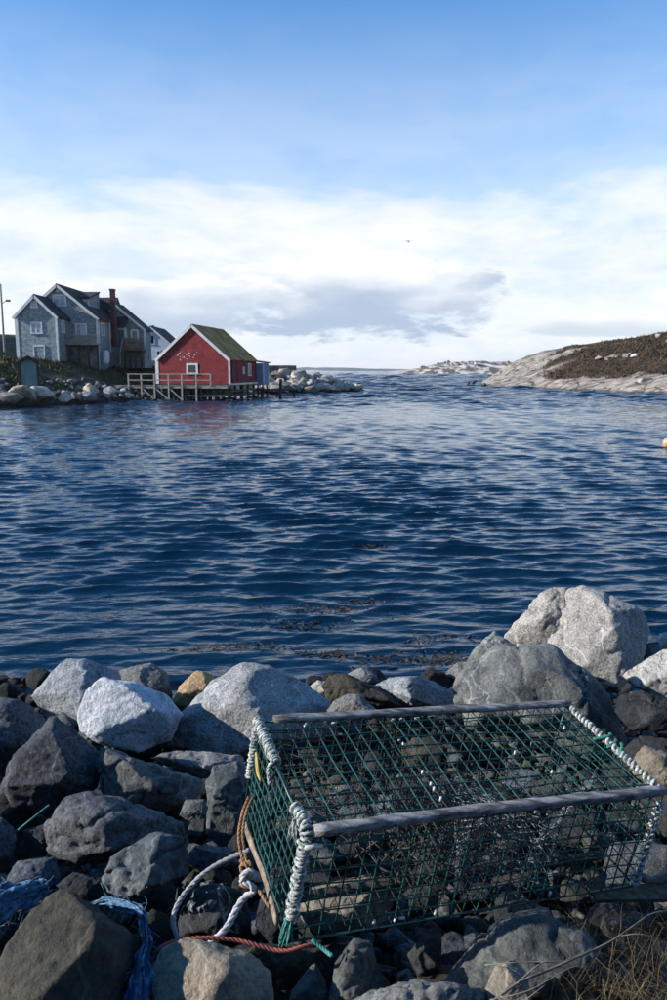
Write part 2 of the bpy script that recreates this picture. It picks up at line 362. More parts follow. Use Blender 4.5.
# ================================================================== FAR SHORES
def grid_mesh(name, X, Y, Z, mat, kind='structure'):
    r, c = X.shape; i = np.arange(r * c).reshape(r, c)
    Q = np.stack([i[:-1, :-1], i[:-1, 1:], i[1:, 1:], i[1:, :-1]], -1).reshape(-1, 4)
    o = link(name, mesh_np(name, np.stack([X, Y, Z], -1).reshape(-1, 3), Q), mat); tag(o, kind=kind); return o
M['far_forest'] = simple('far_forest', (0.05, 0.075, 0.06), (0.03, 0.05, 0.05), 0.01, 0.9, 0)
M['far_shore'] = simple('far_shore_rock', (0.55, 0.53, 0.5), (0.36, 0.34, 0.32), 0.05, 0.9, 0)
def far_hills():
    x = np.linspace(-900, 1500, 160); v = np.linspace(0, 1, 9)
    X, Vv = np.meshgrid(x, v, indexing='ij'); Y = 5200 + Vv * 900
    hgt = 58 * (0.55 + 0.5 * fbm(np.stack([X.ravel() * 0.0018, X.ravel() * 0, X.ravel() * 0], 1), 4, 8).reshape(X.shape)) * smoothstep(x, 1100, 100)[:, None]
    grid_mesh('far_hills', X, Y, -1 + (hgt + 2) * np.sin(np.pi * np.minimum(Vv * 1.1, 1)), M['far_forest'])
    x = np.linspace(-350, 700, 200); X, Vv = np.meshgrid(x, v, indexing='ij'); Y = 2300 + Vv * 120
    hgt = 7.5 * (0.55 + 0.6 * fbm(np.stack([X.ravel() * 0.012, X.ravel() * 0, X.ravel() * 0], 1), 4, 18).reshape(X.shape))
    grid_mesh('far_shore', X, Y, -1.5 + (hgt + 1.5) * np.sin(np.pi * Vv), M['far_shore'])
far_hills()
M['point_rock'] = simple('point_rock', (0.60, 0.56, 0.50), (0.11, 0.085, 0.055), 0.10, 0.9, 0.6, 0.4, 0.6, lo=0.48, hi=0.58)
PT = [(398, 371), (408, 368.6), (420, 366.5), (432, 363), (450, 361.6), (468, 361), (485, 361.4), (500, 361), (520, 363), (545, 365)]
def pt_top(u): return np.interp(u, [p[0] for p in PT], [p[1] for p in PT])
def far_point():
    u = np.linspace(396, 560, 180); v = np.linspace(0, 1.5, 16); U, Vv = np.meshgrid(u, v, indexing='ij'); Y = 760 + Vv * 60
    X = (U - 333.5) / F * Y * 1.013
    zc = np.maximum(0, (HOR - pt_top(u)) * 820 / F + 2.6)[:, None] * smoothstep(u, 396, 406)[:, None]
    prof = np.where(Vv < 1, np.sin(np.pi / 2 * np.minimum(Vv, 1)) ** 0.8, np.cos((Vv - 1) * np.pi / 2 * 1.1))
    n = fbm(np.stack([X.ravel() * 0.06, Y.ravel() * 0.06, 0 * X.ravel()], 1), 4, 5).reshape(X.shape)
    Z = -0.8 + (zc + 0.8) * prof * (1 + 0.16 * n) - 0.6
    grid_mesh('rocky_point', X, Y, Z, M['point_rock'])
far_point()
M['far_wall'] = [simple('far_wall_%d' % i, c, None, 0.5, 0.8, 0) for i, c in enumerate(((0.8, 0.78, 0.75), (0.5, 0.38, 0.28), (0.72, 0.68, 0.62), (0.6, 0.5, 0.42)))]
M['far_roof'] = simple('far_roof', (0.20, 0.17, 0.16), (0.12, 0.10, 0.10), 0.5, 0.9, 0)
def far_houses():
    rng = random.Random(5)
    for k in range(24):
        u = rng.uniform(416, 503); Y = rng.uniform(796, 822); X = (u - 333.5) / F * Y * 1.013
        z = (HOR - pt_top(u)) * 820 / F + 1.2; w = rng.uniform(2.0, 3.8); l = rng.uniform(3, 5); h = rng.uniform(0.9, 1.9); z -= rng.uniform(0, 4.0); Y -= 14; mb = MB()
        mb.box((X - w / 2, Y, z - 1.5), (X + w / 2, Y + l, z + h)); e = 0.2
        mb.prism([(X - w / 2 - e, Y - e, z + h), (X + w / 2 + e, Y - e, z + h), (X, Y - e, z + h + w * 0.42)], (0, l + 2 * e, 0), 1)
        o = mb.build('far_house', [M['far_wall'][k % 4], M['far_roof']])
        tag(o, 'tiny distant house among others on the pale rocky point at the horizon', 'house', 'distant village houses on the rocky point')
far_houses()

# ================================================================== RIGHT HEADLAND
TOPX = [474, 480, 490, 508, 522, 536, 550, 564, 585, 606, 627, 648, 667, 720, 800, 900]
TOPY = [386, 382, 375, 363, 357.5, 353, 349.5, 347, 345, 343, 341.5, 337.5, 335, 331, 328, 326]
def veg_mask(u, v, n):                  # brown heath above, bare granite below and along the left flank
    left = smoothstep(u + 34 * n - 34 * v, 520, 538)
    return left * smoothstep(v + 0.10 * n, 0.16, 0.24)
m, N, b = newmat('headland_ground')
at_ = N.new('ShaderNodeAttribute', attribute_name='heath'); tc = N.new('ShaderNodeTexCoord')
vv = tc.outputs['Object']
mp = N.new('ShaderNodeMapping', inp={'Vector': vv, 'Rotation': (0.35, 0.12, 0.5), 'Scale': (0.22, 0.5, 1.6)}).outputs[0]
g1 = N.ramp(N.noise(mp, 0.9, 8, 0.65, 0.6), [(0.36, (0.07, 0.06, 0.05)), (0.46, (0.29, 0.255, 0.21)), (0.64, (0.45, 0.405, 0.345))])
g1 = N.mix(N.math('MULTIPLY', N.smooth(N.noise(vv, 0.35, 6, 0.6), 0.55, 0.66), 0.6), g1, (0.30, 0.23, 0.16))
jn = N.new('ShaderNodeTexVoronoi', feature='DISTANCE_TO_EDGE', inp={'Vector': N.new('ShaderNodeVectorMath', operation='ADD', inp={0: N.new('ShaderNodeMapping', inp={'Vector': vv, 'Rotation': (0, 0, 0.45), 'Scale': (0.16, 0.42, 0.5)}).outputs[0], 1: N.new('ShaderNodeVectorMath', operation='SCALE', inp={0: N.new('ShaderNodeTexNoise', inp={'Vector': vv, 'Scale': 0.4, 'Detail': 5.0}).outputs['Color'], 'Scale': 0.5}).outputs[0]}).outputs[0], 'Scale': 1.0}).outputs['Distance']
g1 = N.mix(N.math('MULTIPLY', N.smooth(jn, 0.07, 0.0), 0.9), g1, (0.05, 0.042, 0.035))
sepz = N.new('ShaderNodeSeparateXYZ', inp={0: vv})
g1 = N.mix(N.math('MULTIPLY', N.smooth(N.math('ADD', sepz.outputs[2], N.noise(vv, 0.8, 4)), 0.95, 0.6), 0.85), g1, (0.035, 0.03, 0.024))
h1 = N.ramp(N.noise(vv, 0.5, 8, 0.7), [(0.36, (0.02, 0.019, 0.011)), (0.52, (0.06, 0.041, 0.023)), (0.68, (0.11, 0.066, 0.034))])
N.l.new(N.mix(at_.outputs['Fac'], g1, h1), b.inputs['Base Color']); b.inputs['Roughness'].default_value = 0.9; b.inputs['Specular IOR Level'].default_value = 0.2
bn = N.new('ShaderNodeBump', inp={'Strength': 0.9, 'Distance': 0.6, 'Height': N.noise(mp, 1.6, 8, 0.7)}); N.l.new(bn.outputs[0], b.inputs['Normal'])
M['headland'] = m
M['heath'] = simple('heath_brown', (0.105, 0.066, 0.036), (0.030, 0.028, 0.015), 0.22, 0.9, 0, lo=0.38, hi=0.62)
def headland():
    u = np.linspace(472, 900, 330); v = np.linspace(-0.06, 1.6, 90); U, Vv = np.meshgrid(u, v, indexing='ij')
    ywl = np.interp(u, [472, 480, 530, 580, 667, 760, 900], [386.3, 386.7, 388, 390.4, 393.7, 396, 399])
    Ys = (F * H / (ywl - HOR))[:, None] * 0.985
    Y = Ys + Vv * 42; X = (U - 333.5) / F * Y * 1.013
    Yc = Ys + 42
    zc = np.maximum(0.15, (3 + (HOR - np.interp(u, TOPX, TOPY))[:, None] * Yc / F * 1.0))
    zc = np.where((U < 505), np.maximum(0.1, zc), zc)
    P = np.stack([X.ravel(), Y.ravel(), 0 * X.ravel()], 1)
    n = fbm(P * 0.10, 5, 21).reshape(X.shape); nf = fbm(P * np.array([0.5, 0.9, 1]), 4, 33).reshape(X.shape)
    prof = np.interp(Vv, [-0.06, 0, 0.1, 0.3, 0.6, 0.85, 1.0, 1.2, 1.6], [-0.12, 0.0, 0.14, 0.34, 0.64, 0.90, 1.0, 0.97, 0.55])
    steps = np.abs(((Vv * 5 + n * 1.3) % 1) - 0.5) * 0.05
    Z = zc * (prof + (0.06 * n + steps * 1.6) * smoothstep(Vv, 0, 0.2)) + 0.35 * nf * smoothstep(Vv, 0.01, 0.12)
    Z = Z * smoothstep(u, 472, 480)[:, None] - 0.6 * (1 - smoothstep(u, 472, 480)[:, None])
    o = grid_mesh('headland', X, Y, Z, M['headland'])
    nn = fbm(P * 0.16, 4, 51).reshape(X.shape); hm = veg_mask(U, Vv, nn)
    bare = np.exp(-(((U - 609) / 20) ** 2 + ((Vv - 0.60) / 0.055) ** 2))
    hm = np.clip(hm * (1 - smoothstep(bare + 0.3 * nf, 0.45, 0.7)), 0, 1)
    a = o.data.attributes.new('heath', 'FLOAT', 'POINT'); a.data.foreach_set('value', hm.ravel().astype(np.float32))
    # heath tufts: short leafy sprays over the brown ground
    rng = np.random.default_rng(9); W_ = (hm.ravel() > 0.55) & (Vv.ravel() < 1.15) & (Vv.ravel() > 0.1); idx = np.nonzero(W_)[0]
    pick = rng.choice(idx, 34000); C = np.stack([X.ravel()[pick], Y.ravel()[pick], Z.ravel()[pick]], 1) + rng.normal(0, 1, (34000, 3)) * np.array([0.35, 0.4, 0.02])
    big = 0.5 + 0.9 * np.clip(fbm(C * 0.25, 3, 77) + 0.35, 0, 1)
    Vs, Fs = [], []
    for t in range(3):
        ang = rng.uniform(0, 6.28, 34000); s_ = rng.uniform(0.05, 0.16, 34000) * big; hh = rng.uniform(0.04, 0.17, 34000) * big
        dx = np.stack([np.cos(ang), np.sin(ang), 0 * ang], 1) * s_[:, None]; lean = rng.normal(0, 0.12, (34000, 3)); top = C + lean + np.stack([0 * hh, 0 * hh, hh], 1)
        k = sum(len(q) for q in Vs); Vs.append(np.concatenate([C - dx - [0, 0, .05], C + dx - [0, 0, .05], top + dx * 0.5, top - dx * 0.6]))
        i = np.arange(34000); Fs.append(np.stack([k + i, k + i + 34000, k + i + 68000, k + i + 102000], 1))
    o2 = link('heath_cover', mesh_np('heath_cover', np.concatenate(Vs), np.concatenate(Fs), False), M['heath'])
    tag(o2, 'brown autumn heath and low shrubs covering the right headland', 'heath', kind='stuff')
    return X, Y, Z, U, Vv
HL = headland()

# ================================================================== SHARED LOW-DETAIL BOULDER SHAPES
def hull_mesh(pts, name, cuts=()):
    bm = bmesh.new()
    for p in pts: bm.verts.new(p)
    r = bmesh.ops.convex_hull(bm, input=bm.verts)
    bmesh.ops.delete(bm, geom=[g for g in r['geom_interior'] if isinstance(g, bmesh.types.BMVert)], context='VERTS')
    loose = [v for v in bm.verts if not v.link_faces]
    if loose: bmesh.ops.delete(bm, geom=loose, context='VERTS')
    for nrm, frac in cuts:                # split faces: plane cuts across the hull
        ds = [v.co.dot(nrm) for v in bm.verts]
        if len(ds) < 5: break
        c_ = sum((v.co for v in bm.verts), Vector()) / len(ds); dm = c_.dot(nrm); d_ = dm + (max(ds) - dm) * frac
        r = bmesh.ops.bisect_plane(bm, geom=bm.verts[:] + bm.edges[:] + bm.faces[:], plane_co=nrm * d_, plane_no=nrm, clear_outer=True)
        bmesh.ops.edgenet_fill(bm, edges=[e for e in r['geom_cut'] if isinstance(e, bmesh.types.BMEdge)])
    bmesh.ops.recalc_face_normals(bm, faces=bm.faces)
    me = bpy.data.meshes.new(name); bm.to_mesh(me); bm.free(); return me
PENDING = []                             # hull objects waiting for one shared remesh pass
def finish_rocks():
    dg = bpy.context.evaluated_depsgraph_get(); dg.update()
    for o, s, sharp, seed, rough_amp in PENDING:
        me = bpy.data.meshes.new_from_object(o.evaluated_get(dg)); mats = list(o.data.materials); old = o.data
        n = len(me.vertices); V = np.empty(n * 3, np.float32); me.vertices.foreach_get('co', V); V = V.reshape(-1, 3).astype(float)
        Nn = np.empty(n * 3, np.float32); me.vertices.foreach_get('normal', Nn); Nn = Nn.reshape(-1, 3)
        P = V / s
        f = fbm(P * 1.4 + seed, 2, seed) * 0.035 + fbm(P * 4.5 + seed, 5, seed + 5, 0.72) * 0.030 * rough_amp * (0.75 if sharp > .65 else 1)
        rid = (1 - np.abs(fbm(P * 2.6 + 3 * seed, 3, seed + 9)) * 2.2); f = f - np.clip(rid - 0.80, 0, 1) * 0.20 * sharp
        if sharp > 0.5:                   # split faces: shallow terraces
            q = P @ np.array([0.35, -0.5, 0.8]) * 4 + fbm(P * 1.7, 3, seed + 3) * 1.6; f = f + (np.abs((q % 1) - 0.5) - 0.25) * 0.07 * sharp
        V = V + Nn * (f * s)[:, None]; me.vertices.foreach_set('co', V.astype(np.float32).ravel()); me.update()
        me.polygons.foreach_set('use_smooth', np.ones(len(me.polygons), bool)); me.name = 'rock'
        me.materials.clear()
        for m in mats: me.materials.append(m)
        o.modifiers.clear(); o.data = me; bpy.data.meshes.remove(old)
    PENDING.clear()
def queue(o, s, res=26, smooth=3, sharp=0.3, seed=0, rough_amp=1.0):
    md = o.modifiers.new('r', 'REMESH'); md.mode = 'VOXEL'; md.voxel_size = s / res; md.adaptivity = 0
    if smooth and sharp < 0.65 and smooth > 1: sm = o.modifiers.new('s', 'SMOOTH'); sm.iterations = smooth; sm.factor = 0.5
    PENDING.append((o, s, sharp, seed, rough_amp))
VAR = []
def make_variants():
    rng = random.Random(3)
    for k in range(10):
        pts = []
        for i in range(15):
            z = rng.uniform(-1, 1); a = rng.uniform(0, 6.28); q = math.sqrt(1 - z * z); r = rng.uniform(0.8, 1.05)
            pts.append((q * math.cos(a) * r * 0.5, q * math.sin(a) * r * 0.42, z * r * 0.36))
        o = link('variant', hull_mesh(pts, 'variant'), M['g_mid']); queue(o, 1.0, 17, 0, 0.5, 40 + k); VAR.append(o)
make_variants()

# ================================================================== LEFT SHORE
SHORE = [(-75, 40), (-40, 56), (-27, 62), (-24.2, 68), (-22, 72.5), (-19.5, 77), (-18.6, 82), (-17, 90), (-12, 99), (-7, 104), (4.2, 114), (5.5, 118), (2, 124), (-8, 128), (-14, 140), (-20, 190), (-90, 230), (-200, 160), (-160, 40)]
def sd_poly(X, Y, poly):
    p = np.stack([X.ravel(), Y.ravel()], 1); d = np.full(len(p), 1e9); ins = np.zeros(len(p), bool); n = len(poly)
    for i in range(n):
        a = np.array(poly[i]); b_ = np.array(poly[(i + 1) % n]); ab = b_ - a; t = np.clip(((p - a) @ ab) / (ab @ ab), 0, 1)
        d = np.minimum(d, np.linalg.norm(p - a - t[:, None] * ab, axis=1))
        c = ((a[1] > p[:, 1]) != (b_[1] > p[:, 1])) & (p[:, 0] < (b_[0] - a[0]) * (p[:, 1] - a[1]) / (b_[1] - a[1] + 1e-12) + a[0]); ins ^= c
    return np.where(ins, d, -d).reshape(X.shape)
def shore_h(X, Y):
    X = np.asarray(X, float); Y = np.asarray(Y, float); d = sd_poly(X, Y, SHORE); P = np.stack([X.ravel(), Y.ravel(), 0 * X.ravel()], 1)
    n = fbm(P * 0.35, 4, 61).reshape(X.shape); nl = fbm(P * 0.06, 3, 64).reshape(X.shape)
    h = 3.75 * smoothstep(d, -0.6, 12) + 0.55 * smoothstep(d, -0.3, 1.5) + n * 0.3 * smoothstep(d, 0, 3)
    jet = smoothstep(X + (Y - 96) * 0.25, -18, -12) * smoothstep(Y, 94, 99)
    h = h * (1 - jet) + jet * np.minimum(h, 1.9 + 0.6 * n)
    hill = smoothstep(Y - 0.3 * X, 112, 150) * smoothstep(X, -46, -58) * smoothstep(d, 5, 30); h = h + hill * (5.5 + 2 * nl)
    return np.where(d < -0.6, -0.8, h - 0.25), d
m, N, b = newmat('shore_ground')
tc = N.new('ShaderNodeTexCoord'); vv = tc.outputs['Object']; geo = N.new('ShaderNodeNewGeometry')
big = N.noise(vv, 0.33, 6, 0.6); fin = N.noise(vv, 2.4, 8, 0.7)
c = N.ramp(fin, [(0.36, (0.03, 0.026, 0.02)), (0.55, (0.09, 0.075, 0.055)), (0.7, (0.20, 0.18, 0.15))])
c = N.mix(N.smooth(big, 0.47, 0.56), c, N.ramp(fin, [(0.35, (0.022, 0.035, 0.010)), (0.65, (0.075, 0.10, 0.028))]))
sz = N.new('ShaderNodeSeparateXYZ', inp={0: vv})
c = N.mix(N.smooth(N.math('ADD', sz.outputs[2], N.math('MULTIPLY', fin, 0.8)), 0.95, 0.5), c, (0.018, 0.016, 0.013))
N.l.new(c, b.inputs['Base Color']); b.inputs['Roughness'].default_value = 0.95; b.inputs['Specular IOR Level'].default_value = 0.2
bn = N.new('ShaderNodeBump', inp={'Strength': 0.8, 'Distance': 0.25, 'Height': fin}); N.l.new(bn.outputs[0], b.inputs['Normal'])
M['shore'] = m
def left_shore():
    x = np.concatenate([np.linspace(-110, -42, 60), np.linspace(-41, 7, 190)]); y = np.concatenate([np.linspace(42, 132, 230), np.linspace(134, 225, 40)])
    X, Y = np.meshgrid(x, y, indexing='ij'); h, d = shore_h(X, Y); grid_mesh('shore_terrain', X, Y, h, M['shore'])
left_shore()
def gz(x, y): return float(shore_h(np.array([x]), np.array([y]))[0][0])
BOULDERS = []; RUBBLE = []
def boulder(p, size, mat, label, group, rng, flat=1.0, var=None, cat='boulder', name='boulder'):
    BOULDERS.append((p, size, mat, label, group, rng.uniform(0, 6.28), rng.uniform(-0.3, 0.3), rng.uniform(0.75, 1.25), flat * rng.uniform(0.85, 1.15), var if var is not None else rng.randrange(len(VAR)), cat, name))
def shore_boulders():
    rng = random.Random(11)
    # hand placed: px centre, waterline/base row, width in px
    hand = [(8, 401, 34, 'far_grey', 'low flat grey boulder at the waterline below the left end of the teal hut', 0.7), (22, 399, 44, 'far_pale', 'broad pale boulder at the waterline below the teal hut stilts', 0.8),
            (40, 398, 46, 'far_pale', 'broad pale cracked boulder at the waterline right of the teal hut stilts', 0.8), (61, 401, 26, 'far_pale', 'rounded grey boulder at the waterline between the teal hut and the big wedge boulder', 0.8),
            (91, 391, 26, 'far_pale', 'big pale wedge-shaped boulder on the bank below the house deck', 1.25), (76, 397, 17, 'far_grey', 'round grey boulder left of the big pale wedge-shaped boulder', 1.1),
            (110, 393, 17, 'g_white', 'smooth whitish boulder on the bank right of the wedge boulder', 0.9), (88, 400, 22, 'far_grey', 'low grey boulder at the water below the wedge boulder', 0.8)]
    for px, py, w, mt, lab, fl in hand:
        wl = np.interp(px, [-30, 0, 60, 100, 158], [410, 407.5, 404.5, 402.5, 400.5]); Y = F * H / (wl - HOR) + (0.5 if py > 395 else 2.2)
        p = at(px, py - w * 0.10, Y); sz = w * Y / F * 0.95
        boulder(p, sz, M[mt], lab, None, rng, fl)
    rub = []
    for k in range(260):
        px = rng.uniform(-30, 158); t = rng.random() ** 1.2; wl = np.interp(px, [-30, 0, 60, 100, 158], [410, 407.5, 404.5, 402.5, 400.5]); Y0 = F * H / (wl - HOR); Y = Y0 + 0.2 + t * 5
        X = (px - 333.5) / F * Y * 1.013; sz = rng.uniform(0.4, 1.3) * (1.0 if t < 0.4 else 0.75); g = max(gz(X, Y), -0.1)
        rub.append((sz, (X, Y, g + sz * 0.13), rng.choice(['far_grey', 'far_grey', 'far_grey', 'far_pale', 'far_dark', 'far_dark']), px))
    rub.sort(key=lambda q: -q[0])
    for k, (sz, p, mt, px) in enumerate(rub):
        if k < 90:
            lab = {'far_grey': 'grey', 'far_pale': 'pale', 'far_dark': 'dark'}[mt] + ' rock in the shore rubble ' + ('by the teal hut' if px < 60 else 'below the house deck' if px < 112 else 'beside the wharf end')
            boulder(p, sz, M[mt], lab, 'rubble rocks on the left shore', rng, 0.9, None, 'rock', 'rock')
        else: RUBBLE.append((p, sz, mt, rng.uniform(0, 6.28)))
    # jetty of pale boulders
    for k in range(120):
        t = rng.random(); px = 258 + 99 * t; wl = np.interp(px, [257, 308, 359], [393, 392, 389]); Yc = np.interp(px, [257, 308, 359], [104, 107, 116])
        top = np.interp(px, [257, 268, 280, 291, 300, 312, 325, 340, 350, 359], [381, 378, 373, 370.5, 371.5, 375, 377, 381, 385, 388.5]); s_ = rng.random()
        y = wl - (wl - top) * s_ * 0.86 - 1.5; Y = Yc - 2.5 + 5 * s_; p = at(px, y, Y); sz = rng.uniform(1.6, 3.6) * (0.7 if px > 340 else 1)
        boulder(p, sz, M['far_pale' if rng.random() < 0.65 else 'far_grey'], 'pale granite boulder ' + ('at the low outer tip of the jetty' if px > 335 else 'in the middle of the jetty' if px > 305 else 'on the high part of the jetty near the red shed'), 'pale boulders of the rocky jetty', rng, 0.66)
    for px, py, w in ((474, 382, 9), (468, 383.5, 5), (484, 385, 7)):
        Y = 146; boulder(at(px, py, Y), w * Y / F, M['far_dark'], 'dark wet rock awash off the left tip of the headland', 'dark rocks awash off the headland tip', rng, 0.8, None, 'rock', 'rock')
    Y = 112; boulder(at(641, 381, Y), 9 * Y / F, M['far_pale'], 'pale round boulder perched on the granite bench of the right headland', None, rng, 1.1)
    for px, py in ((592, 360), (600, 361), (610, 359.5), (618, 358), (625, 358.5), (648, 338), (660, 343)):
        j = np.argmin(np.abs(HL[3][:, 0] - px)); zz = HL[2][j]; yy = HL[1][j]; row = HOR - (zz - 3) * F / yy; k = np.argmin(np.abs(row[10:55] - py)) + 10
        boulder((HL[0][j][k], yy[k], zz[k] + 0.3), rng.uniform(1.0, 1.9), M['far_pale'], 'white granite outcrop rock in the brown heath of the headland', 'white outcrop rocks in the heath', rng, 0.9)
shore_boulders()

# ================================================================== FOREGROUND ROCKS
FG = []
def rock(label, poly, mat, lift=0.2, Y=None, front=0.42, back=0.55, ridge=(), smooth=2, sharp=0.45, res=40, seed=None, jit=0.16, cx=0.0, cy=0.0, name='rock', cutn=3):
    """hull of a rock: its outline on the plane across the view at its own distance, faces towards and away from the viewer"""
    k = len(FG); rng = random.Random(100 + k if seed is None else seed); n = len(poly)
    mx = sum(p[0] for p in poly) / n; my = sum(p[1] for p in poly) / n
    c = at(mx, my, Y) if Y else atg(mx, my, lift)
    dirv = (c - EYE).normalized(); dist = (c - EYE).dot(dirv)
    def onplane(x, y, off=0.0):
        r = ray(x, y); r = r.normalized(); return EYE + r * ((dist + off) / r.dot(dirv))
    px = dist / F
    poly = [(mx + (x - mx) * 1.05, my + (y - my) * 1.05) for x, y in poly]
    w = (max(p[0] for p in poly) - min(p[0] for p in poly)) * px; h = (max(p[1] for p in poly) - min(p[1] for p in poly)) * px
    s = 0.5 * (w + h); pts = [onplane(x, y) for x, y in poly]
    smooth = 2 if smooth >= 5 else 1 if smooth >= 3 else 0; res = int(res * 1.15)
    for i, (x, y) in enumerate(poly):                                   # shoulders just in front of the outline
        
        if rng.random() < 0.6: continue
        q = 0.74 + rng.uniform(-jit, jit); pts.append(onplane(mx + (x - mx) * q, my + (y - my) * q, -front * s * rng.uniform(0.40, 0.62)))
    for i in range(3):                                                  # front facets
        a = rng.uniform(0, 6.28); q = rng.uniform(0.1, 0.42); pts.append(onplane(mx + w / px * (0.5 * q * math.cos(a) + cx), my + h / px * (0.5 * q * math.sin(a) + cy), -front * s * rng.uniform(0.7, 0.95)))
    for x, y, f in ridge: pts.append(onplane(x, y, -f * s))
    for x, y in poly: pts.append(onplane(mx + (x - mx) * 0.72, my + (y - my) * 0.72, back * s * rng.uniform(0.7, 1.0)))
    low = min(p.z for p in pts); base = Vector((c.x, c.y, low))
    cuts = []
    for i in range(cutn):
        nv = -dirv + Vector([rng.uniform(-.85, .85) for _ in range(3)]); nv.z += 0.2; cuts.append((nv.normalized(), rng.uniform(.62, .86)))
    me = hull_mesh([p - base for p in pts], 'rock', cuts); o = link(name, me, mat, None, base)
    tag(o, label, 'rock'); queue(o, s, res, smooth, sharp, 200 + k, 1.0); FG.append((o, c, s)); return o
g = M
rock('pale speckled granite boulder at the water edge, leftmost of the light ones', [(30, 697), (48, 676), (66, 658), (88, 659), (116, 672), (126, 690), (112, 728), (80, 732), (52, 722)], g['g_light'], 0.18, ridge=[(80, 690, .4)], smooth=5)
rock('whitest rounded granite boulder in front of the pale speckled one on the left', [(77, 715), (86, 692), (104, 679), (135, 684), (165, 697), (181, 714), (170, 738), (138, 753), (100, 744), (80, 732)], g['g_white'], 0.3, smooth=6, sharp=.1)
rock('mid grey rock peeking out behind the whitest boulder', [(113, 672), (150, 664), (165, 673), (173, 697), (160, 708), (128, 704)], g['g_mid'], 0.12, smooth=2)
rock('small ochre yellow rock at the water edge', [(171, 705), (181, 686), (197, 671), (214, 675), (222, 700), (186, 716)], g['ochre'], 0.1, smooth=2)
rock('large grey speckled granite boulder behind the left corner of the trap', [(163, 747), (178, 717), (213, 684), (240, 667), (266, 668), (302, 681), (330, 702), (332, 730), (280, 752), (245, 762), (200, 756)], g['g_light'], 0.22, ridge=[(243, 690, .30), (232, 742, .46)], smooth=3, res=36, cutn=2, seed=5)
rock('dark blue-grey rounded boulder cut by the left edge above the large dark granite one', [(-40, 712), (0, 700), (20, 702), (48, 718), (38, 746), (10, 764), (-30, 772)], g['g_darkblue'], 0.22, smooth=6)
rock('large dark blue-grey speckled boulder with a rounded peak on the left', [(2, 788), (12, 760), (35, 735), (53, 719), (76, 733), (99, 757), (96, 787), (70, 807), (45, 813), (14, 808)], g['g_darkblue'], 0.3, ridge=[(52, 750, .42)], smooth=4, res=36)
rock('dark angular block right of the large dark speckled boulder', [(94, 762), (103, 745), (135, 756), (165, 767), (199, 781), (192, 803), (150, 812), (108, 808)], g['b_green'], 0.24, ridge=[(115, 760, .4)], smooth=1, sharp=.8)
rock('thin light grey slab lying under the large granite boulder', [(152, 758), (172, 751), (240, 755), (250, 768), (225, 780), (196, 777)], g['g_mid'], 0.24, smooth=1, sharp=.6)
rock('upright grey block beside the brown rope on the trap', [(206, 782), (214, 766), (246, 760), (252, 800), (242, 828), (222, 846), (207, 832)], g['b_green'], 0.3, ridge=[(217, 800, .45)], smooth=1, sharp=.8)
rock('long dark blue-grey slab below the speckled boulder on the left', [(46, 827), (68, 802), (90, 795), (126, 806), (177, 820), (185, 843), (140, 858), (79, 865), (50, 850)], g['g_darkblue'], 0.28, ridge=[(72, 812, .36), (80, 850, .42), (160, 835, .36)], smooth=1, sharp=.8, cutn=3)
rock('small dark block left of the long dark slab', [(24, 830), (47, 822), (55, 840), (50, 856), (26, 856)], g['b_dark'], 0.24, smooth=1, sharp=.7)
rock('dark grey pointed rock with a split flat face above the blue rag', [(103, 878), (111, 857), (155, 832), (183, 838), (187, 873), (156, 890), (124, 901), (105, 893)], g['b_green'], 0.3, ridge=[(153, 838, .35), (156, 885, .4)], smooth=1, sharp=1.0, res=34)
rock('big brownish grey boulder filling the bottom left corner', [(-12, 985), (10, 940), (30, 908), (61, 887), (88, 906), (141, 938), (141, 968), (126, 1015), (100, 1050), (0, 1050)], g['olive'], 0.3, ridge=[(62, 900, .3), (75, 965, .46)], smooth=3, sharp=.4, res=40)
rock('dark rock cut by the left edge beside the small dark block', [(-35, 818), (0, 815), (18, 832), (13, 862), (-30, 885)], g['g_darkblue'], 0.26, smooth=2)
rock('dark blue rock behind the blue netting at the left edge', [(2, 885), (18, 862), (54, 858), (62, 884), (32, 905)], g['g_darkblue'], 0.18, smooth=3)
rock('low dark rock beneath the pointed split rock', [(56, 886), (74, 872), (104, 879), (110, 902), (84, 912)], g['b_dark'], 0.16, smooth=2)
rock('sunlit tan boulder at the bottom under the red rope', [(152, 970), (162, 951), (180, 942), (200, 943), (226, 955), (250, 957), (268, 975), (270, 1005), (255, 1040), (160, 1040)], g['tan'], 0.26, smooth=5, sharp=.1, res=36)
rock('small pointed grey stone right of the tan boulder at the bottom', [(286, 1006), (293, 990), (303, 976), (315, 962), (324, 977), (330, 1010)], g['b_green'], 0.2, smooth=1)
rock('brown mossy rock under the near corner of the trap', [(232, 955), (256, 944), (290, 946), (326, 950), (318, 982), (276, 992)], g['moss'], 0.12, smooth=3)
rock('narrow upright grey stone below the trap front', [(325, 1010), (336, 966), (353, 940), (371, 942), (380, 985), (368, 1016)], g['b_green'], 0.22, ridge=[(350, 960, .4)], smooth=1, sharp=.7)
rock('dark angular stone in the shadow below the middle of the trap', [(408, 954), (429, 931), (441, 940), (440, 970), (418, 978)], g['b_dark'], 0.12, smooth=1)
rock('light grey flat stone cut by the bottom edge in the middle', [(350, 1004), (372, 993), (390, 986), (417, 980), (447, 982), (482, 989), (498, 1010), (430, 1035)], g['g_mid'], 0.24, smooth=2, sharp=.7)
rock('large dark greenish rock below the trap front at lower right', [(440, 990), (472, 958), (498, 920), (545, 912), (586, 935), (604, 962), (560, 1004), (480, 1012)], g['b_green'], 0.2, ridge=[(540, 945, .4)], smooth=2, sharp=.8, res=36)
rock('tan stone among dry grass at the bottom right', [(487, 990), (497, 967), (515, 959), (527, 972), (531, 1008), (490, 1014)], g['tan'], 0.26, smooth=2)
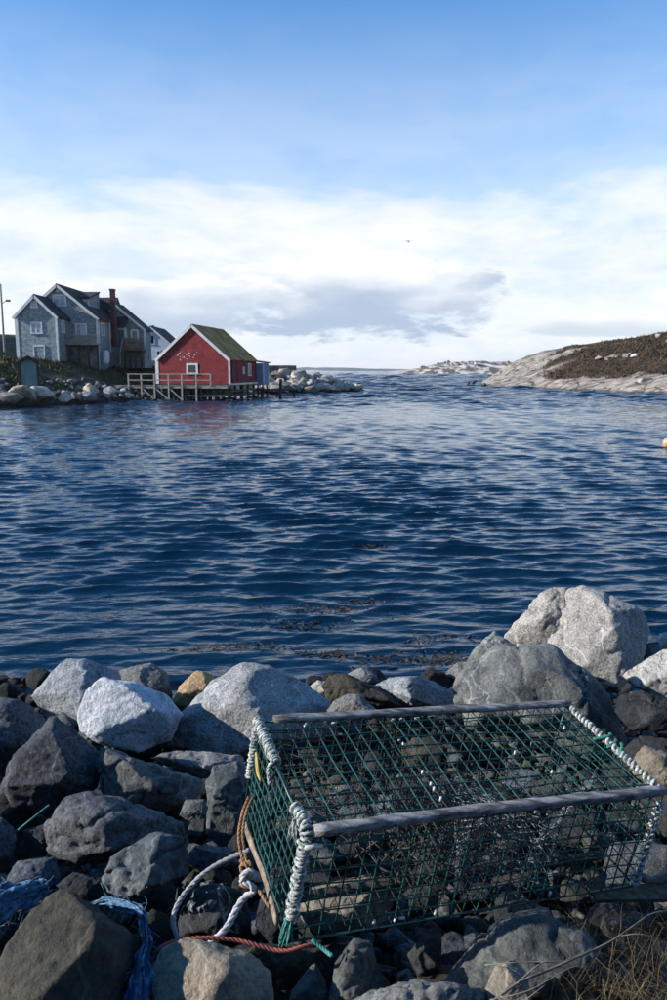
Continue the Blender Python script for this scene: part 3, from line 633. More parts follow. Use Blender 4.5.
rock('flat sunlit grey stone seen through the mesh under the trap', [(296, 908), (312, 886), (368, 874), (394, 888), (398, 908), (380, 928), (318, 938)], g['tan'], 0.13, Y=2.30, front=.3, back=.4, smooth=3)
rock('rock wrapped in torn clear plastic left of the trap corner', [(178, 938), (184, 894), (214, 884), (242, 894), (258, 936), (222, 948)], g['b_dark'], 0.14, smooth=2)
rock('dark slab in the shadow left of the brown rope', [(184, 860), (196, 846), (230, 848), (240, 864), (205, 874)], g['b_green'], 0.14, smooth=1, sharp=.7)
rock('small dark cobble below the thin light slab', [(187, 832), (192, 820), (205, 819), (211, 833), (202, 844), (190, 842)], g['b_dark'], 0.16, smooth=3)
rock('dark cobble between the angular block and the upright block', [(180, 815), (186, 800), (204, 800), (209, 815), (196, 824)], g['g_darkblue'], 0.14, smooth=3)
rock('small white rock behind the back rail of the trap', [(341, 678), (357, 668), (369, 666), (380, 684), (362, 694), (345, 690)], g['g_white'], 0.1, smooth=3)
rock('low whitish rock right of the large granite boulder', [(306, 689), (318, 680), (330, 682), (338, 698), (320, 706)], g['g_white'], 0.08, smooth=3)
rock('brown-grey jagged rock lying slantwise behind the back rail', [(323, 686), (329, 675), (343, 675), (362, 683), (380, 692), (408, 707), (398, 714), (354, 706), (330, 704)], g['olive'], 0.2, smooth=1, sharp=.9)
rock('small grey dome-shaped rock just behind the back rail', [(325, 714), (333, 702), (347, 693), (361, 695), (377, 712), (350, 722)], g['g_mid'], 0.3, smooth=4)
rock('flat light grey boulder behind the middle of the back rail', [(370, 686), (388, 679), (419, 677), (447, 685), (460, 696), (455, 710), (402, 712), (384, 696)], g['g_light'], 0.2, smooth=3)
rock('small dark rock behind the flat light boulder', [(419, 678), (430, 668), (444, 673), (456, 686), (440, 692)], g['b_dark'], 0.1, smooth=2)
rock('small pale yellowish rock left of the tall dark rock', [(443, 675), (457, 662), (470, 661), (474, 684), (458, 694)], g['g_white'], 0.12, smooth=3)
rock('pale narrow left part of the split, highest speckled boulder', [(504, 638), (517, 625), (530, 609), (538, 595), (550, 588), (567, 589), (570, 640), (545, 656), (514, 650)], g['g_light'], Y=6.15, front=.3, back=.5, ridge=[(556, 600, .36)], smooth=2, sharp=.6)  # left part of one split boulder, built as its own hull
rock('big speckled grey boulder standing highest on the right', [(566, 589), (583, 588), (613, 598), (642, 611), (649, 630), (643, 652), (628, 668), (618, 690), (596, 690), (574, 670), (549, 646), (562, 618)], g['g_light'], Y=5.9, front=.42, back=.5, ridge=[(572, 600, .36), (560, 640, .42)], smooth=3, sharp=.4, res=40)
rock('tall narrow grey rock left of the large dark rock behind the trap', [(453, 688), (464, 668), (476, 650), (494, 632), (514, 647), (512, 680), (470, 708)], g['b_mid'], Y=5.3, smooth=1, sharp=.7)
rock('large dark angular rock behind the right end of the back rail', [(458, 700), (474, 663), (494, 648), (520, 644), (551, 645), (577, 664), (602, 689), (614, 718), (622, 742), (606, 760), (540, 740), (470, 724)], g['b_mid'], Y=4.7, front=.4, ridge=[(497, 655, .24), (496, 705, .42), (575, 690, .36)], smooth=1, sharp=.8, res=42, cutn=2, seed=7)
rock('pale rough boulder at the right edge', [(624, 676), (643, 660), (661, 649), (692, 644), (700, 700), (668, 704), (642, 691)], g['g_white'], Y=4.9, smooth=3)
rock('small whitish stone at the right edge above the pale rough boulder', [(656, 644), (660, 634), (676, 630), (690, 640), (680, 654), (662, 652)], g['g_white'], Y=6.2, smooth=3)
rock('small grey stone right of the big speckled boulder', [(641, 656), (646, 643), (658, 641), (664, 652), (652, 664)], g['g_mid'], Y=5.9, smooth=3)
rock('dark boulder under the pale rough boulder at the right edge', [(614, 712), (620, 696), (642, 691), (670, 702), (690, 716), (670, 734), (632, 730)], g['b_dark'], Y=4.3, smooth=2)
rock('flat dark rock above the tan stone at the right edge', [(620, 752), (640, 734), (664, 737), (688, 748), (676, 766), (634, 766)], g['b_dark'], 0.2, smooth=2)
rock('tan sunlit stone right of the trap rope', [(628, 768), (634, 757), (645, 748), (666, 757), (690, 762), (682, 788), (650, 790)], g['tan'], 0.3, smooth=3)
rock('small dark cobble between the big speckled boulder and the dark boulder', [(622, 706), (630, 692), (640, 690), (646, 702), (634, 712)], g['g_mid'], Y=4.6, smooth=3)
rock('dark rock at the right edge below the tan stone', [(640, 800), (660, 786), (700, 790), (705, 830), (665, 836)], g['b_dark'], 0.16, smooth=2)
rock('dark rock in the gap under the left end of the trap', [(255, 925), (262, 895), (290, 900), (300, 940), (275, 952)], g['b_dark'], 0.05, Y=2.16, smooth=2)
# bank out of view to the left and beside the viewer: unseen stones past the frame, added for shade and side views
for i, (x, y, s_, mt) in enumerate(((-2.75, 3.9, 1.0, 'g_mid'), (-2.35, 2.9, 0.9, 'g_darkblue'), (-1.75, 2.0, 0.8, 'g_mid'), (-3.4, 5.2, 0.9, 'g_light'), (-1.35, 1.2, 0.7, 'b_dark'), (3.3, 4.6, 0.9, 'g_light'), (2.2, 2.6, 0.8, 'g_mid'))):
    rng = random.Random(70 + i); pts = []
    for j in range(18):
        z = rng.uniform(-1, 1); a = rng.uniform(0, 6.28); q = math.sqrt(1 - z * z); pts.append((q * math.cos(a) * s_ * .5, q * math.sin(a) * s_ * .45, (z * .4 + .4) * s_))
    o = link('rock', hull_mesh(pts, 'rock'), M[mt], None, (x, y, ground_z(y) - 0.08)); tag(o, ('large unseen boulder on the bank beyond the dark rocks at the left edge' if x < 0 else 'large boulder on the bank beyond the pale rough boulder at the right edge'), 'rock', 'boulders beside the frame'); queue(o, s_, 24, 2, .5, 600 + i)

finish_rocks()
VM = [o.data for o in VAR]
for o in VAR: bpy.data.objects.remove(o)
VMM = {}
def variant(k, mat):
    if (k, mat.name) not in VMM:
        me = VM[k].copy(); me.materials.clear(); me.materials.append(mat); VMM[(k, mat.name)] = me
    return VMM[(k, mat.name)]
for p, size, mat, label, group, rz, tilt, ax, fl, var, cat, name in BOULDERS:
    o = bpy.data.objects.new(name, variant(var, mat)); COL.objects.link(o); o.location = p; o.rotation_euler = (tilt, tilt * 0.7, rz); o.scale = (size * ax, size, size * fl * 1.1); tag(o, label, cat, group)
# small stones wedged between the boulders
def joined(name, items, label, cat):
    """many little stones as one mesh"""
    Vs, Fs, Ms, k = [], [], [], 0; mats = []
    for p, sc, mt, e in items:
        me = VM[int(abs(e[2]) * 97) % 10]; n = len(me.vertices); V = np.empty(n * 3, np.float32); me.vertices.foreach_get('co', V); V = V.reshape(-1, 3)
        f = np.empty(len(me.loops), np.int32); me.loops.foreach_get('vertex_index', f); f = f.reshape(-1, 4)
        Mx = np.array((Matrix.Rotation(e[2], 3, 'Z') @ Matrix.Rotation(e[0], 3, 'X')) @ Matrix.Diagonal(sc)); Vs.append(V @ Mx.T + np.array(p)); Fs.append(f + k); k += n
        if mt not in mats: mats.append(mt)
        Ms.append(np.full(len(f), mats.index(mt), np.int32))
    o = link(name, mesh_np(name, np.concatenate(Vs), np.concatenate(Fs)), [M[m] for m in mats]); o.data.polygons.foreach_set('material_index', np.concatenate(Ms)); tag(o, label, cat, kind='stuff')
joined('shore_rubble', [(p, (sz, sz, sz * .9), mt, (0.2, 0, r)) for p, sz, mt, r in RUBBLE], 'loose small rubble covering the far left shore', 'rubble')
def fillers():
    rng = random.Random(21); L = []
    for k in range(3600):
        Y = 1.25 + 6.0 * rng.random() ** 1.25; X = rng.uniform(-0.50, 0.50) * Y; sz = rng.uniform(0.09, 0.17) if rng.random() < .5 else rng.uniform(0.16, 0.36)
        if len(L) >= 380: break
        g0 = ground_z(Y); top = g0 + sz * 0.42 - .02
        if -0.4 < X < 1.15 and 1.4 < Y < 3.2: top = g0 + (0.10 if X > .1 or Y < 2.2 else 0.16)
        if any((Vector((X, Y, top)) - c).length < s * 0.38 for _, c, s in FG): continue
        L.append((sz, X, Y, top, rng.choice(['b_dark', 'b_dark', 'b_dark', 'b_green', 'g_darkblue', 'olive'])))  # dark stones only, so the shade of the gaps is in their colour
    L.sort(key=lambda q: -q[0]); rest = []
    words = {'b_dark': 'blackish', 'b_green': 'greenish grey', 'g_darkblue': 'blue-grey', 'olive': 'olive brown', 'g_mid': 'mid grey'}
    for n, (sz, X, Y, top, mt) in enumerate(L):
        e = (rng.uniform(-.5, .5), rng.uniform(-.5, .5), rng.uniform(0, 6.28)); sc = (sz * rng.uniform(.8, 1.3), sz, sz * rng.uniform(.7, 1.2)); p = (X, Y, top - sz * 0.3)
        if n >= 150: rest.append((p, sc, mt, e)); continue
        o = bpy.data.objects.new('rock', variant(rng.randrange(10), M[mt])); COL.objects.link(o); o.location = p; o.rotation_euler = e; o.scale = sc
        zone = 'at the water edge' if Y > 4.6 else 'behind the trap' if Y > 2.9 and X > -.3 else 'in the gaps left of the trap' if X < -.3 else 'right of the trap' if X > 1.1 else 'in the shade under the trap' if Y > 1.95 else 'in front of the trap'
        tag(o, 'small ' + words[mt] + ' stone ' + zone, 'rock', 'small stones ' + zone)
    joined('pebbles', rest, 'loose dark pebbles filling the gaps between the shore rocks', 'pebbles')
fillers()
def shingle_bed():                      # coarse shingle on the ground between the rocks
    rng = random.Random(77); shapes = []
    for k in range(8):
        pts = []
        for i in range(11):
            z = rng.uniform(-1, 1); a = rng.uniform(0, 6.28); q = math.sqrt(1 - z * z); pts.append((q * math.cos(a) * .5, q * math.sin(a) * .42, z * .34))
        me = hull_mesh(pts, 'pebble'); shapes.append((np.array([v.co[:] for v in me.vertices]), np.array([p.vertices[:] for p in me.polygons]))); bpy.data.meshes.remove(me)
    Vs, Fs, Ms, n = [], [], [], 0; mats = ['b_dark', 'b_green', 'olive', 'g_darkblue']
    for k in range(8500):
        Y = 1.1 + 5.6 * rng.random() ** 1.5; X = rng.uniform(-.56, .56) * Y * (1.0 if k % 3 else 1.7); sz = rng.uniform(.03, .11) if rng.random() < .8 else rng.uniform(.1, .17)
        V, Fc = shapes[rng.randrange(8)]; Mx = np.array(Matrix.Rotation(rng.uniform(0, 6.28), 3, 'Z') @ Matrix.Rotation(rng.uniform(-.7, .7), 3, 'X')) * sz
        Vs.append(V @ Mx.T + np.array([X, Y, ground_z(Y) - 0.15 + sz * .15 + rng.uniform(0, .06)])); Fs.append(Fc + n); n += len(V); Ms.append(np.full(len(Fc), rng.choice([0, 0, 0, 1, 2, 3]), np.int32))
    o = link('shingle', mesh_np('shingle', np.concatenate(Vs), np.concatenate(Fs), False), [M[m] for m in mats]); o.data.polygons.foreach_set('material_index', np.concatenate(Ms)); tag(o, 'dark coarse shingle on the ground between the shore rocks', 'shingle', kind='stuff')
shingle_bed()
def near_ground():
    x = np.linspace(-14, 14, 180); y = np.linspace(-14, 8.6, 170); X, Y = np.meshgrid(x, y, indexing='ij')
    n = fbm(np.stack([X.ravel() * 2, Y.ravel() * 2, 0 * X.ravel()], 1), 4, 71).reshape(X.shape)
    grid_mesh('ground', X, Y, np.where(Y < 1.0, ground_z(1.0), ground_z(Y)) + 0.07 * n - 0.16 + 7.5 * smoothstep(Y, -0.8, -9), M['gravel'])  # the rise behind the viewer is added to block sky light
near_ground()

# ================================================================== BUILDINGS
def shingle_mat(name, c1, c2, sx=9.0, sz=6.5, rough=0.85):
    m, N, b = newmat(name); tc = N.new('ShaderNodeTexCoord'); g_ = N.new('ShaderNodeNewGeometry')
    sp = N.new('ShaderNodeSeparateXYZ', inp={0: tc.outputs['Object']})
    hx = N.math('ADD', sp.outputs[0], sp.outputs[1])
    row = N.math('FLOOR', N.math('MULTIPLY', sp.outputs[2], sz)); cell = N.math('FLOOR', N.math('ADD', N.math('MULTIPLY', hx, sx * 0.5), N.math('MULTIPLY', row, 0.37)))
    cvv = N.new('ShaderNodeCombineXYZ', inp={0: cell, 1: row}).outputs[0]; wn = N.new('ShaderNodeTexWhiteNoise', inp={'Vector': cvv}).outputs['Value']
    n = N.noise(tc.outputs['Object'], 1.1, 6, 0.65)
    f = N.math('ADD', N.math('MULTIPLY', wn, 0.6), N.math('MULTIPLY', n, 0.5))
    N.l.new(N.ramp(f, [(0.2, c2), (0.85, c1)]), b.inputs['Base Color']); b.inputs['Roughness'].default_value = rough; b.inputs['Specular IOR Level'].default_value = 0.25
    bn = N.new('ShaderNodeBump', inp={'Strength': 0.6, 'Distance': 0.03, 'Height': N.math('FRACT', N.math('MULTIPLY', sp.outputs[2], -sz))}); N.l.new(bn.outputs[0], b.inputs['Normal'])
    return m
M['shingle'] = shingle_mat('blue_grey_shingle', (0.26, 0.32, 0.335), (0.10, 0.135, 0.145), 13.0, 9.0)
M['teal'] = shingle_mat('teal_board', (0.105, 0.20, 0.215), (0.065, 0.13, 0.145), 6, 1.0)
M['whitehouse'] = shingle_mat('pale_blue_clapboard', (0.46, 0.52, 0.60), (0.38, 0.44, 0.52), 2, 6)
M['blueboard'] = shingle_mat('blue_board', (0.20, 0.27, 0.38), (0.15, 0.21, 0.31), 2, 6)
M['roof_dark'] = simple('dark_roof_shingle', (0.030, 0.026, 0.027), (0.014, 0.013, 0.014), 1.2, 0.9, 0.5, 5, 0.05)
M['trim'] = simple('white_trim', (0.66, 0.67, 0.66), (0.45, 0.47, 0.48), 2.0, 0.6, 0)
M['curtain'] = simple('window_pane_curtained', (0.36, 0.41, 0.48), (0.20, 0.25, 0.32), 3.0, 0.15, 0, lo=0.4, hi=0.6)
M['glass'] = simple('window_pane_dark', (0.03, 0.04, 0.05), (0.015, 0.02, 0.025), 1.0, 0.08, 0)
M['brick'] = simple('chimney_brick', (0.10, 0.042, 0.038), (0.035, 0.02, 0.02), 3.0, 0.9, 0.5, 8, 0.02)
M['wood_grey'] = simple('weathered_timber', (0.34, 0.315, 0.28), (0.15, 0.14, 0.125), 1.5, 0.9, 0.3, stretch=(1, 1, 5))
M['wood_brown'] = simple('brown_timber', (0.20, 0.14, 0.10), (0.09, 0.06, 0.045), 1.5, 0.9, 0.3)
M['wood_dark'] = simple('dark_wet_timber', (0.05, 0.042, 0.034), (0.02, 0.018, 0.015), 1.2, 0.8, 0.3)
M['wood_green'] = simple('weedy_timber', (0.05, 0.065, 0.04), (0.022, 0.026, 0.018), 1.0, 0.8, 0.3)
M['concrete'] = simple('stained_concrete', (0.19, 0.20, 0.20), (0.05, 0.05, 0.05), 0.8, 0.9, 0.3, lo=0.4, hi=0.6)
M['tank'] = simple('tank_paint', (0.55, 0.62, 0.70), (0.45, 0.52, 0.60), 1.0, 0.4, 0)
M['steel'] = simple('dark_metal', (0.12, 0.12, 0.13), (0.06, 0.06, 0.065), 3, 0.5, 0, metal=0.6)
m, N, b = newmat('red_shingle'); tc = N.new('ShaderNodeTexCoord'); sp = N.new('ShaderNodeSeparateXYZ', inp={0: tc.outputs['Object']})
n = N.noise(tc.outputs['Object'], 1.6, 7, 0.65); c = N.ramp(n, [(0.3, (0.14, 0.020, 0.024)), (0.7, (0.27, 0.042, 0.044))])
row = N.math('FLOOR', N.math('MULTIPLY', sp.outputs[2], 6.0)); wn = N.new('ShaderNodeTexWhiteNoise', inp={'Vector': N.new('ShaderNodeCombineXYZ', inp={0: N.math('FLOOR', N.math('ADD', N.math('MULTIPLY', sp.outputs[0], 4.5), N.math('MULTIPLY', row, 0.4))), 1: row, 2: N.math('FLOOR', N.math('MULTIPLY', sp.outputs[1], 4.5))}).outputs[0]}).outputs['Value']
c = N.mix(N.math('MULTIPLY', wn, 0.45), c, (0.07, 0.012, 0.015))
dx = N.math('DIVIDE', N.math('SUBTRACT', sp.outputs[0], 3.0), 3.0); dz = N.math('DIVIDE', N.math('SUBTRACT', sp.outputs[2], 2.9), 1.2)
wear = N.math('SUBTRACT', 1.0, N.math('ADD', N.math('MULTIPLY', dx, dx), N.math('MULTIPLY', dz, dz)), clamp=True)
ps = N.noise(N.new('ShaderNodeMapping', inp={'Vector': tc.outputs['Object'], 'Scale': (1.0, 1.0, 1.5)}).outputs[0], 3.4, 4, 0.6)
c = N.mix(N.smooth(N.math('MULTIPLY', ps, N.math('ADD', 0.62, N.math('MULTIPLY', wear, 0.55))), 0.66, 0.68), c, (0.50, 0.56, 0.55))
N.l.new(c, b.inputs['Base Color']); b.inputs['Roughness'].default_value = 0.85; b.inputs['Specular IOR Level'].default_value = 0.25
bn = N.new('ShaderNodeBump', inp={'Strength': 0.5, 'Distance': 0.03, 'Height': N.math('FRACT', N.math('MULTIPLY', sp.outputs[2], -6.0))}); N.l.new(bn.outputs[0], b.inputs['Normal'])
M['red'] = m
M['moss_roof'] = simple('mossy_roof', (0.46, 0.27, 0.06), (0.13, 0.08, 0.03), 1.1, 0.95, 0.8, 6, 0.06, stretch=(1, 1, 0.6), lo=0.36, hi=0.66)

class Bld:
    """a building in its own axes: x along the gable front, y into depth, z up"""
    def __init__(s, name, origin, rz, label, cat='house', group=None):
        s.o = empty(name, origin, rz); tag(s.o, label, cat, group)
    def part(s, name, mb, mat, parent=None, smooth=False):
        o = bpy.data.objects.new(name, mb.mesh(name, mat, smooth)); COL.objects.link(o); o.parent = parent or s.o; return o
    def gable(s, x0, x1, y0, y1, z0, ze, zr, wall, roof, xr=None, over=0.3, th=0.16, trim='trim', rake=True):
        xr = (x0 + x1) / 2 if xr is None else xr
        w = s.part('wall', MB().prism([(x0, y0, z0), (x1, y0, z0), (x1, y0, ze), (xr, y0, zr), (x0, y0, ze)], (0, y1 - y0, 0)), M[wall])
        rf = None
        for sg in (-1, 1):
            xe = x0 if sg < 0 else x1; run = abs(xe - xr); sl = (zr - ze) / run; ex = xe + sg * over; ez = ze - over * sl
            r_ = s.part('roof', MB().prism([(xr, y0 - over, zr + 0.02), (ex, y0 - over, ez + 0.02), (ex, y0 - over, ez + th), (xr, y0 - over, zr + th * 1.25)], (0, y1 - y0 + 2 * over, 0)), M[roof]); rf = r_
            if rake is True or (rake == 'right' and sg > 0): s.part('rake_board', MB().bar((xr, y0 - over - 0.03, zr - 0.03), (ex, y0 - over - 0.03, ez - 0.03), 0.05, 0.27, up=(0, 0, 1)), M[trim], r_)
        for xe, dx in ((x0, -1), (x1, 1)):
            s.part('corner_board', MB().box((xe - 0.13 + 0.10 * dx, y0 - 0.04, z0), (xe + 0.13 - 0.0 + 0.03 * dx, y0 + 0.14, ze - 0.02)), M[trim])
        return w, rf
    def window(s, x0, x1, z0, z1, y, pane='curtain', mull=True, fw=0.12, axis='y', name='window'):
        """opening on a wall facing -y (axis y) or +x (axis x, where x0..x1 run along y)"""
        def bx(a0, a1, c0, c1, d0, d1):
            return MB().box((a0, y + d0, c0), (a1, y + d1, c1)) if axis == 'y' else MB().box((y - d1, a0, c0), (y - d0, a1, c1))
        fr = MB()
        for q in (bx(x0, x1, z1 - fw, z1, -0.07, -0.002), bx(x0, x0 + fw, z0 + fw, z1 - fw, -0.068, -0.002), bx(x1 - fw, x1, z0 + fw, z1 - fw, -0.068, -0.002), bx(x0 - 0.06, x1 + 0.06, z0, z0 + fw, -0.10, -0.002)): fr.add(q.v, q.f)
        if mull:
            xm = (x0 + x1) / 2; q = bx(xm - 0.05, xm + 0.05, z0 + fw, z1 - fw, -0.06, -0.002); fr.add(q.v, q.f)
        f = s.part(name, fr, M['trim']); s.part('pane', bx(x0 + fw, x1 - fw, z0 + fw, z1 - fw, -0.02, -0.004), M[pane], f); return f
def X_(px, Y): return (px - 333.5) / F * Y * 1.0 * (1 + 0.0)   # column -> x at a depth (level rows near the horizon)
def XW(px, py, Y): return at(px, py, Y).x
def ZW(py, Y): return at(100, py, Y).z

def big_house():
    O = Vector((-29.0, 80.0, 3.4)); B = Bld('shingle_house', O, 0, 'rambling blue-grey shingled house with a brick chimney on the left shore')
    x = lambda px, Y: XW(px, 340, Y) - O.x
    z = lambda py, Y: ZW(py, Y) - O.z
    y = lambda Y: Y - O.y
    # front wing
    Y0 = 82.0
    B.gable(x(18, Y0), x(56.6, Y0), y(Y0), y(86.2), z(366, Y0), z(315.5, Y0), z(296, Y0), 'shingle', 'roof_dark')
    B.window(x(31.5, Y0), x(43, Y0), z(334, Y0), z(322, Y0), y(Y0)); B.window(x(33, Y0), x(39.5, Y0), z(308, Y0), z(301, Y0), y(Y0), mull=False)
    d = B.part('door', MB().box((x(34, Y0), y(Y0) - 0.05, z(360, Y0)), (x(43.5, Y0), y(Y0) - 0.002, z(346.5, Y0))), M['shingle'])
    fr = MB(); fr.box((x(33, Y0), y(Y0) - 0.09, z(360, Y0)), (x(34, Y0), y(Y0) - 0.003, z(345.5, Y0))).box((x(43.5, Y0), y(Y0) - 0.09, z(360, Y0)), (x(44.5, Y0), y(Y0) - 0.003, z(345.5, Y0))).box((x(33, Y0), y(Y0) - 0.085, z(346.5, Y0)), (x(44.5, Y0), y(Y0) - 0.004, z(345.5, Y0) + 0.05))
    B.part('frame', fr, M['trim'], d)
    B.window(y(83.6), y(84.6), z(333, 84), z(320, 84), x(56.6, Y0), axis='x', mull=False)
    # main block
    Y1 = 86.0
    B.gable(x(24, Y1), x(97, Y1), y(Y1), y(96), z(372, Y1), z(317, Y1), z(285.5, Y1), 'shingle', 'roof_dark', over=0.35)
    B.window(x(55, Y1), x(68.5, Y1), z(306.5, Y1), z(294.5, Y1), y(Y1)); B.window(x(76, Y1), x(87.5, Y1), z(335.5, Y1), z(323.5, Y1), y(Y1))
    B.window(x(59, Y1), x(62, Y1), z(291.5, Y1), z(288.5, Y1), y(Y1), mull=False, fw=0.05)
    xs = x(97, Y1)
    B.window(y(87.6), y(88.9), z(336, 88), z(323, 88), xs, axis='x', mull=False); B.window(y(91.4), y(92.6), z(338, 91), z(324, 91), xs, axis='x', mull=False)
    for yy in (86.4, 90.6): B.part('downspout', MB().tube([(xs + 0.16, y(yy), z(322, yy)), (xs + 0.12, y(yy), z(352, yy))], 0.06, 6), M['trim'])
    # dormer on the right slope
    Yd = 88.6
    B.part('dormer', MB().prism([(x(76, Yd), y(Yd), z(314, Yd)), (x(76, Yd), y(Yd), z(298.4, Yd)), (x(76, Yd), y(Yd + 3.7), z(290.4, Yd)), (x(76, Yd), y(Yd + 3.7), z(314, Yd))], (x(91.5, Yd) - x(76, Yd), 0, 0)), M['shingle'])
    B.part('dormer_roof', MB().prism([(x(74, Yd), y(Yd) - 0.25, z(298.6, Yd)), (x(92.3, Yd), y(Yd) - 0.25, z(298.6, Yd)), (x(92.3, Yd), y(Yd) + 3.8, z(290.0, Yd)), (x(74, Yd), y(Yd) + 3.8, z(290.0, Yd))], (0, 0, 0.18)), M['roof_dark'])
    B.window(x(85, Yd), x(91, Yd), z(306.5, Yd), z(299.8, Yd), y(Yd), mull=False)
    # cross wing whose roof faces the water
    Yc = 92.2; xa, xb = x(78, Yc), x(111.5, Yc)
    B.part('wall', MB().box((xa, y(Yc), z(372, Yc)), (xb, y(Yc + 6), z(322, Yc))), M['shingle'])
    B.part('roof', MB().prism([(xa, y(Yc) - 0.5, z(324, Yc)), (xa, y(Yc + 3.2), z(297.5, Yc + 3.2)), (xa, y(Yc + 6.9), z(324, Yc + 6.9))], (xb - xa + 0.1, 0, 0)), M['roof_dark'])
    B.window(x(108.5, Yc), x(112, Yc), z(339, Yc), z(325, Yc), y(Yc), mull=False)
    # chimney up the outside wall
    Yk = 91.2
    ch = B.part('chimney', MB().box((x(111.8, Yk), y(Yk), z(346, Yk)), (x(115.8, Yk), y(Yk + 0.7), z(290.5, Yk))), M['brick'])
    B.part('chimney_cap', MB().box((x(111.4, Yk), y(Yk) - 0.06, z(290.5, Yk)), (x(116.2, Yk), y(Yk + 0.76), z(288.8, Yk))), M['brick'], ch)
    # right wing with balcony
    Y2 = 93.4
    B.gable(x(92, Y2), x(144, Y2), y(Y2), y(97), z(368, Y2), z(328.5, Y2), z(304.5, Y2), 'shingle', 'roof_dark', xr=x(116.5, Y2), rake='right')
    B.window(x(131, Y2), x(139, Y2), z(341, Y2), z(329.5, Y2), y(Y2), pane='glass', mull=False, fw=0.2)
    d = B.part('door', MB().box((x(119, Y2), y(Y2) - 0.06, z(346, Y2)), (x(124.5, Y2), y(Y2) - 0.002, z(330, Y2))), M['teal'])
    B.part('frame', MB().box((x(124.6, Y2), y(Y2) - 0.1, z(346, Y2)), (x(127.4, Y2), y(Y2) - 0.003, z(328.5, Y2))).box((x(118, Y2), y(Y2) - 0.09, z(329.8, Y2)), (x(124.6, Y2), y(Y2) - 0.003, z(328.5, Y2))), M['trim'], d)
    B.part('porch_roof', MB().prism([(x(116.8, Y2), y(Y2), z(318, Y2)), (x(129, Y2), y(Y2), z(318, Y2)), (x(129.5, Y2), y(Y2) - 1.4, z(327.5, Y2)), (x(116.8, Y2), y(Y2) - 1.4, z(327.5, Y2))], (0, 0, 0.14)), M['roof_dark'])
    B.part('porch_post', MB().box((x(128.3, Y2) - .06, y(Y2) - 1.3, z(346, Y2)), (x(128.3, Y2) + .06, y(Y2) - 1.18, z(328, Y2))), M['trim'])
    # balcony of the right wing: floor, boards, posts, stairs
    bal = B.part('balcony', MB().box((x(122, 91.5), y(91.4), z(350.5, 91.5)), (x(143, 91.5), y(Y2) - 0.01, z(348.8, 91.5))), M['wood_brown'])
    n = 12
    for k in range(n):
        xa = x(122, 91.5) + (x(142.6, 91.5) - x(122, 91.5)) * k / n; w_ = (x(142.6, 91.5) - x(122, 91.5)) / n
        B.part('railing_board', MB().box((xa + 0.01, y(91.4) - 0.04, z(348.9, 91.5)), (xa + w_ * 0.86, y(91.4) + 0.0, z(338.5, 91.5) + random.uniform(-.03, .03))), M['wood_brown'], bal)
    B.part('top_rail', MB().box((x(121.8, 91.5), y(91.4) - 0.07, z(338.3, 91.5)), (x(143, 91.5), y(91.4) + 0.05, z(337.4, 91.5))), M['wood_grey'], bal)
    for px in (124, 129, 134.5, 140.5): B.part('post', MB().box((x(px, 91.6) - .09, y(91.6), z(369, 91.6)), (x(px, 91.6) + .09, y(91.78), z(350.5, 91.6))), M['wood_dark'])
    for k in range(9):
        t = k / 8; B.part('stair_tread', MB().box((x(116 + 0.6 * t, 90.4), y(88.6 + 2.6 * t), z(364 - 14 * t, 90)), (x(122.4 + 0.3 * t, 90.4), y(88.95 + 2.6 * t), z(363.4 - 14 * t, 90))), M['wood_brown'])
    B.part('stair_rail', MB().bar((x(120.5, 89), y(88.6), z(352, 89)), (x(123, 91.3), y(91.3), z(338, 91.3)), 0.08, 0.1).bar((x(120.5, 89), y(88.6), z(364, 89)), (x(120.5, 89), y(88.6), z(352, 89)), 0.09, 0.09), M['wood_grey'])
    # deck before the main gable
    Yk = 84.6; dk = B.part('deck', MB().box((x(58.5, Yk), y(Yk), z(344.8, Yk)), (x(97.5, Yk), y(Y1) - 0.01, z(343.4, Yk))), M['wood_grey'])
    n = 22
    for k in range(n):
        xa = x(58.5, Yk) + (x(97.2, Yk) - x(58.5, Yk)) * k / n; w_ = (x(97.2, Yk) - x(58.5, Yk)) / n
        B.part('railing_board', MB().box((xa + 0.02, y(Yk) - 0.05, z(344.6, Yk)), (xa + w_ * 0.72, y(Yk) - 0.01, z(335.3, Yk))), M['wood_grey'], dk)
    B.part('top_rail', MB().box((x(58.3, Yk), y(Yk) - 0.08, z(335.3, Yk)), (x(97.6, Yk), y(Yk) + 0.04, z(334.5, Yk))), M['wood_grey'], dk)
    for px in (59.5, 69, 78, 87.5, 96.5): B.part('post', MB().box((x(px, Yk) - .09, y(Yk) + 0.05, z(371, Yk)), (x(px, Yk) + .09, y(Yk) + 0.23, z(344.8, Yk))), M['wood_dark'])
    B.part('foundation', MB().box((x(60, 85.6), y(85.7), z(372, 85.6)), (x(97, 85.6), y(Y1) - 0.005, z(346, 85.6))), M['concrete'])
big_house()
